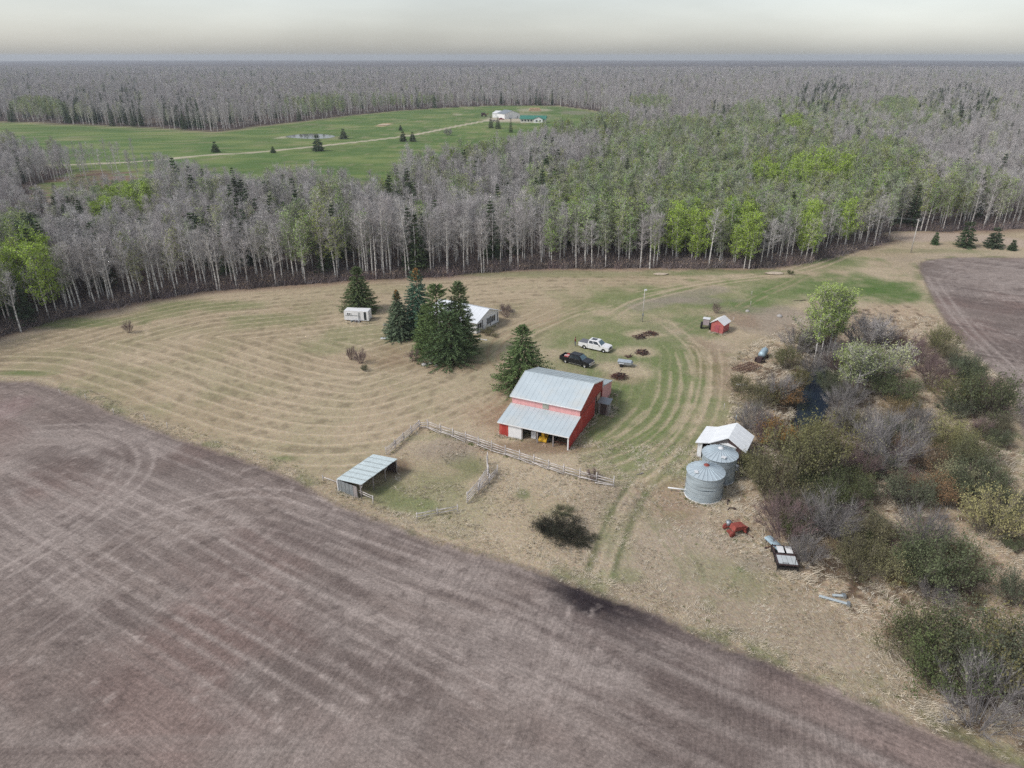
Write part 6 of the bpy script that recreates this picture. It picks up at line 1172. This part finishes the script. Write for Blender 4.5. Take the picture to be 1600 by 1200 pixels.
part('frame', MB().box((WT/2, .05, .95), (WT, .1, .12)).box((WT/2, 1.72, .95), (WT, .3, .12)).box((WT/2, 3.3, .95), (WT, .1, .12)).box((.05, 1.7, .95), (.1, 3.2, .12)).box((WT-.05, 1.7, .95), (.1, 3.2, .12)), t, M_rust2); part('deck', MB().box((WT/2, 1.68, .45), (WT-.1, 3.3, .1)), t, M_dark)
M_pan = mat('grey panel', (.52, .55, .56), .5, var=.08)
for i in range(4): part('grey_panel', MB().box((.13+(WT-.26)*(i+.5)/4, .82, 1.03), ((WT-.26)/4-.035, 1.4, .04)), t, M_pan)
for i in range(2): part('white_panel', MB().box((WT*(.34+.40*i), 2.55, 1.05), (WT*.30, 1.15, .04)), t, M_white)
part('cross_strap', MB().beam((WT*.8, .15, 1.07), (WT*.98, 1.4, 1.07), .04, .02), t, M_dark); part('handle', MB().box((WT*.38, .2, 1.08), (.7, .04, .03)), t, M_dark)
for x_ in (.2, WT-.2): part('wheel', MB().lathe([(.05, -.1), (.30, -.1), (.34, 0), (.30, .1), (.05, .1)], (x_, 1.6, .34), 16, R=Matrix.Rotation(PI/2, 3, 'Y')), t, M_black)
for i, (pa, pb, lb) in enumerate([((1279, 934), (1325, 947), 'long grey metal beam lying in the dry grass near the lower thicket'), ((1300, 933), (1318, 934), 'short grey metal beam just above the long one')]):
    a = P(*pa); b = P(*pb); d = b-a; t = thing('metal_beam', lb, 'beam', (a+b)/2, atan2(d.y, d.x)); L__ = d.length; part('web', MB().box((0, 0, .14), (L__, .06, .26)), t, M_steel); part('flange', MB().box((0, 0, .28), (L__, .32, .04)), t, M_galv); part('end_plate', MB().box((L__/2, 0, .22), (.3, .5, .4)), t, M_steel)
# stones, boards, debris
for u_, v_, s_, lb in [(663, 571, .55, 'largest pale boulder at the foot of the big pines'), (672, 569, .4, 'middle pale boulder right of the largest at the pines'), (681, 571, .42, 'rightmost pale boulder at the foot of the pines'), (650, 556, .14, 'small white stone in the pink shrub'), (1210, 428, 1.2, 'low pale mound of earth at the edge of the wood'), (1032, 429, 1.0, 'small sandy mound by the wood above the yard'),
                         (600, 196, 2.2, 'pale mound of sand on the distant pasture'), (626, 546, .13, 'pair of white pebbles left of the pines'), (631, 558, .12, 'small white stone left of the pink shrub'), (1168, 487, .5, 'pale earth clod on the bare plot'), (1218, 495, .6, 'pale flat stone on the bare plot')]:
    me = MB().ellipsoid((0, 0, 0), (1, .8, .45 if s_ > .8 else .7), 12, 8); rg = np.random.default_rng(int(u_)); me.v = [tuple(Vector(v__)*(1+.1*rg.normal())) for v__ in me.v]; o = one('boulder' if s_ < .8 else 'earth_mound', me, M_stone if s_ < .8 else mat('pale sand', (.5, .42, .33), .95, var=.2), lb, 'stone' if s_ < .8 else 'mound', P(u_, v_)+Vector((0, 0, s_*.15))); o.scale = (s_*(2 if s_ > .8 else 1), s_, s_*(.6 if s_ > .8 else 1))
for u_, v_, l_, w_, a_, m_, lb in [(601, 529, 1.6, .8, .2, M_whited, 'pale board lying in the grass left of the spruce group'), (603, 508, 1.2, .9, .6, M_wood, 'grey slab of debris at the foot of the left spruce'), (754, 531, 2.0, .15, -.5, M_white, 'white pole lying under the olive juniper'), (1158, 602, 1.8, .4, -.2, M_whited, 'pale board in the grass left of the thicket'),
                                   (1250, 470, 3.0, .1, .1, M_rust2, 'thin dark pole lying on the green strip right of the yard'), (1000, 741, 1.0, .1, .3, M_wood, 'bit of broken rail at the end of the long fence')]:
    one('board', MB().box((0, 0, .08), (l_, w_, .06)).box((l_*.2, w_*.2, .13), (l_*.5, .12, .05), .3), m_, lb, 'board', P(u_, v_), a_)

# ------------------------------------------------------------------ poles and wires
def pole(u, v, top, label, name='power_pole', r=.16, arm=True):
    p = P(u, v); h = height_at(top[0], top[1], p); t = thing(name, label, 'pole', p); part('mast', MB().tube([(0, 0, 0), (0, 0, h)], [r, r*.7], 8), t, mat('bleached pole wood', (.52, .49, .45), .9, var=.15))
    if arm: part('crossarm', MB().box((0, 0, h-.5), (.12, 1.6, .12)), t, M_wood); [part('insulator', MB().lathe([(.05, 0), (.07, .1), (.03, .18), (.001, .2)], (0, y_, h-.43), 8), t, M_white) for y_ in (-.7, .7)]
    return p, h, t
pa_, ha_, _ = pole(1423, 395, (1435.5, 342), 'pale power pole standing between the lane and the right ploughed field'); pb_, hb_, _ = pole(1558, 354, (1573, 314), 'power pole beyond the gravel road at the edge of the wood')
pc_, hc_, tc_ = pole(1003.5, 503, (1005.5, 452), 'thin yard pole with a white lamp head at the top of the yard', 'yard_light', .09, False); part('lamp_head', MB().box((.15, 0, hc_-.15), (.5, .28, .3)), tc_, M_white); part('meter_box', MB().box((0, -.12, 1.6), (.3, .15, .45)), tc_, M_steel); part('base_brace', MB().beam((-.5, 0, .05), (0, 0, 1.2), .06, .06), tc_, M_wood)
pd_, hd_, td_ = pole(770, 172, (770, 160), 'thin pole with a white lamp beside the distant shop', 'yard_light', .12, False); part('lamp_head', MB().box((0, 0, hd_-.3), (.7, .5, .5)), td_, M_white)
def wire(a, b, sag, label):
    pts = [a.lerp(b, i/14)-Vector((0, 0, sag*4*(i/14)*(1-i/14))) for i in range(15)]; one('power_line', MB().tube([q-a for q in pts], .018, 4), M_steel, label, 'wire', a)
for k, y_ in enumerate((-.7, .7)): wire(pa_+Vector((0, y_, ha_-.25)), pb_+Vector((0, y_, hb_-.25)), .8, ['front power line between the two right poles', 'rear power line between the two right poles'][k]); wire(pa_+Vector((0, y_, ha_-.25)), Vector((pa_.x-62, pa_.y+44+y_, ha_+2)), 1.2, ['front power line running left from the pale pole into the wood', 'rear power line running left from the pale pole into the wood'][k])

# ------------------------------------------------------------------ the distant farmstead
s1, W = gabled('shop_building', 'low white gabled shop left in the distant farmstead', 'building', (769.5, 183.5), (788, 184.5), 12, 3.6, 5.4, M_white, M_whited, .3, 6, 'width'); part('overhead_door', MB().box((W*.3, -.05, 1.5), (3, .06, 3)), s1, M_whited)
s2, W = gabled('workshop', 'large white workshop with grey roof and red flanked door in the distant farmstead', 'building', (788.5, 186), (812, 185), 14, 4.0, 6.6, M_white, M_steel, .4, 10); part('overhead_door', MB().box((W*.4, -.05, 1.6), (3.4, .06, 3.2)), s2, M_whited); part('door', MB().box((W*.85, -.05, 1.0), (1, .06, 2)), s2, M_steel)
s3, W = gabled('green_roofed_house', 'distant cream house under a dark green roof', 'house', (813, 191.5), (852, 192), 9, 3.0, 5.2, mat('cream siding', (.66, .63, .56), .7), M_green, .7, 12, 'width')
mb = MB(); mb.prism([(W*.55, 0), (W*.9, 0), (W*.9, 3.0), (W*.725, 4.6), (W*.55, 3.0)], -2.2, -.08); part('porch_gable', mb, s3, M_white); mb = MB(); mb.slab([(W*.5, -2.6, 2.9), (W*.725, -2.6, 4.85), (W*.725, 3, 4.85), (W*.5, 3, 2.9)], .12); mb.slab([(W*.725+.01, -2.6, 4.85), (W*.95, -2.6, 2.9), (W*.95, 3, 2.9), (W*.725+.01, 3, 4.85)], .12); part('porch_roof', mb, s3, M_green)
for f_ in (.08, .2, .32, .44): window(s3, W*f_, 1.6, 1.5, 1.4, -.03)
window(s3, W*.66, 1.6, 1.4, 1.5, -2.22); window(s3, W*.8, 1.6, 1.2, 1.5, -2.22)
def car(u, v, paint, label, rz, name='parked_car', L__=4.5, cat='car', hgt=1.5):
    p = P(u, v); t = thing(name, label, cat, p, rz); h = hgt
    part('body', MB().prism([(-L__/2, .35), (L__/2, .35), (L__/2+.05, .75), (L__/2-.3, .9), (-L__/2, .95)], -.88, .88), t, paint); V = [(-L__*.42, -.8, .93), (L__*.22, -.8, .93), (L__*.22, .8, .93), (-L__*.42, .8, .93), (-L__*.33, -.65, h), (L__*.08, -.65, h), (L__*.08, .65, h), (-L__*.33, .65, h)]
    part('cabin', MB().add(V, [(0, 1, 5, 4), (1, 2, 6, 5), (2, 3, 7, 6), (3, 0, 4, 7), (4, 5, 6, 7)]), t, M_glass); part('roof', MB().box((-L__*.125, 0, h+.02), (L__*.38, 1.3, .05)), t, paint)
    for x_ in (-L__*.3, L__*.3):
        for sgn in (-1, 1): part('wheel', MB().lathe([(.05, -.1), (.3, -.1), (.33, 0), (.3, .1), (.05, .1)], (x_, sgn*.82, .33), 14, R=Matrix.Rotation(PI/2, 3, 'X')), t, M_black)
car(783.5, 187, mat('red car paint', (.35, .02, .04), .3, var=0), 'red car parked before the distant white workshop', .1); car(789, 183.5, mat('dark blue car paint', (.03, .06, .12), .3, var=0), 'dark blue vehicle parked at the distant white workshop', 1.2, 'parked_van', 4.8, 'van', 2.0); car(794, 185.5, mat('navy paint', (.04, .05, .08), .3, var=0), 'dark car right of the red one in the distant farmyard', -.3)
car(783, 182.5, mat('pale paint', (.6, .62, .66), .4, var=0), 'pale van close to the wall of the distant shop', 1.4, 'parked_van', 5.0, 'van', 2.2)
t = thing('farm_implement', 'red brown farm machine at the left of the distant farmstead', 'farm machine', P(756, 182)); part('frame', MB().box((0, 0, 1.2), (5, 2.2, .5)), t, M_rust); part('hopper', MB().prism([(-2, 1.5), (1, 1.5), (1.6, 3.2), (-2.6, 3.2)], -1, 1), t, M_rust2); part('boom', MB().beam((1, 0, 1.6), (4.5, 0, 2.4), .4, .4), t, M_oldred)
for x_ in (-1.6, 1.8):
    for y_ in (-1.2, 1.2): part('wheel', MB().lathe([(.1, -.2), (.7, -.2), (.75, 0), (.7, .2), (.1, .2)], (x_, y_, .75), 14, R=Matrix.Rotation(PI/2, 3, 'X')), t, M_black)
t = thing('lumber_stack', 'long orange tan stack of logs behind the distant green roofed house', 'log stack', P(836, 173.5)); M_log = mat('fresh cut logs', (.62, .42, .28), .8, var=.2)
for r_ in range(4):
    for k in range(14-r_): part('log', MB().tube([(-6.0+(k+r_*.5)*.9, -1.6, .42+r_*.75), (-6.0+(k+r_*.5)*.9, 1.6, .42+r_*.75)], .42, 7), t, M_log)
car(773, 190, mat('tan tarp', (.5, .45, .38), .8), 'small beige vehicle on the gravel before the distant spruces', .1); 
heap(708, 181, 16, 'dark low pile on the distant pasture', 20, [M_rust2, M_rust], 9, 1.0)

# ------------------------------------------------------------------ grass
M_g1 = mat('dry straw blades', (.60, .53, .42), .95, var=.25, scale=2, objvar=.25); M_g2 = mat('bleached grass blades', (.70, .64, .54), .95, var=.2, objvar=.2); M_g3 = mat('green grass blades', (.16, .19, .07), .9, var=.2, objvar=.2)
def tuft(seed, m, n=16, h=.4, lay=.6):
    rg = np.random.default_rng(seed); S_ = Soup(); b = rg.normal(size=(n, 3))*np.array([.14, .14, 0]); d = rg.normal(size=(n, 3))*h*.45; d[:, 0] += lay*h; d[:, 2] = h*(.5+.6*rg.random(n)); V, F = slivers(b, b+d, .045, rg); S_.add(V, F, 0); return S_.mesh('tuft', [m])
tufts = [tuft(1, M_g1), tuft(2, M_g2), tuft(3, M_g1, 20, .5, .9), tuft(4, M_g3, 16, .3, .3)]
def zone_tufts(name, label, x0, x1, y0, y1, st, fn, sc, wts, seed):
    a, b = jitter(x0, x1, y0, y1, st); k = fn(a, b); a, b = a[k], b[k]; n = len(a); s = sc*(.6+.8*rng.random(n)); ang = fbm(a/6, b/6, 3, seed)*9
    o = scatter(name, np.stack([a, b, 0*a-.02], 1), rng.choice(4, n, p=wts), ang+rng.normal(size=n)*.5, np.stack([s, s, s*(.8+.4*rng.random(n))], 1), tufts); tag(o, label, 'grass'); print(name, n)
def f_rough(x, y):
    a, b = proj(x, y); return (sdist(HAY_W, x, y) < 0) & (sdist(FIELD_W, x, y) < -.3) & (sdist(FIELD2_W, x, y) < -.3) & (sdist(POND_W, x, y) < -.3) & (b > 440) & (b < 1300) & (a > 380) & (a < 1720)
def f_rough1(x, y):
    a, b = proj(x, y); k = f_rough(x, y) & (b > 690) & ~((a > 560) & (a < 750) & (b < 800) & (fbm(x/4, y/4, 3, 5) > .45)); return k & (fbm(x/2.5, y/2.5, 3, 71) > .42) & ~((a > 770) & (a < 900) & (b < 730))
def f_marsh(x, y): return f_rough(x, y) & (sdist(MARSH_W, x, y) > -1) & (fbm(x/1.1, y/1.1, 4, 50) > .42)
def f_verge(x, y):
    d = sdist(FIELD_W, x, y); a, b = proj(x, y); return (d < 0) & (d > -2.6) & (a < 1500) & (a > -200) & (fbm(x/3, y/3, 3, 15) > .33)
zone_tufts('dry_grass', 'rough dry straw coloured grass around the corral and grain bins', -15, 60, 30, 95, .42, f_rough1, .62, [.4, .35, .2, .05], 3)
zone_tufts('marsh_grass', 'tall tan tussock grass between the shrubs of the marsh', 22, 90, 40, 140, .62, f_marsh, 1.15, [.35, .2, .43, .02], 4)
zone_tufts('verge_grass', 'dry grass verge between the hay field and the ploughed field', -80, 60, 25, 105, .5, f_verge, .75, [.4, .25, .2, .15], 6)

# weeds and rank grass along the feet of the buildings and machines
wx_, wy_ = [], []
def around(pts, n, w_=.5):
    for (a, b) in zip(pts[:-1], pts[1:]):
        for i in range(n): q = a.lerp(b, rng.random()); wx_.append(q.x+rng.normal()*w_); wy_.append(q.y+rng.normal()*w_)
around([B(10.9, -.4), B(7.2, -.4)], 40, .25); around([B(-.35, 0), B(-.35, 11.5)], 150, .3); around([B(-2.2, 12), B(-2.2, 15), B(-.4, 15.5), B(-.4, 20.3)], 60, .35); around([B(10.9, 0), B(10.9, 20)], 120, .35)
for c_, R_ in ((ca, R1), (cb, R2)):
    ring = [c_+Vector((cos(a)*(R_+.3), sin(a)*(R_+.3), 0)) for a in np.linspace(0, 2*PI, 13)]; around(ring, 14, .22)
around([P(1087, 707), P(1093, 722), P(1100, 735)], 60, .5); around([P(1152, 730), P(1160, 745), P(1185, 725)], 80, .8); around([P(531, 770), P(554, 777)], 40, .3); around([P(531, 768), P(586, 728)], 70, .4); around([P(1109, 519), P(1129, 523.5), P(1137, 516)], 60, .25)
around([P(1136, 838), P(1168, 838)], 60, .8); around([P(1210, 896), P(1250, 898)], 60, .5); around([P(746, 524), P(780, 505)], 60, .35); around([P(537, 504), P(578, 506)], 40, .4); around([P(669, 672), P(790, 713), P(958, 763)], 60, .3); around([P(655, 669), P(604, 712)], 30, .3); around([P(731, 788), P(766, 743)], 16, .3); around([P(652, 813), P(715, 801)], 12, .3)
n = len(wx_); s_ = .45+.5*rng.random(n); tag(scatter('weeds', np.stack([wx_, wy_, np.zeros(n)-.02], 1), rng.choice(4, n, p=[.3, .15, .15, .4]), rng.random(n)*6.28, np.stack([s_, s_, s_*1.1], 1), tufts), 'rank grass and weeds along the feet of buildings, bins and fences', 'weeds')
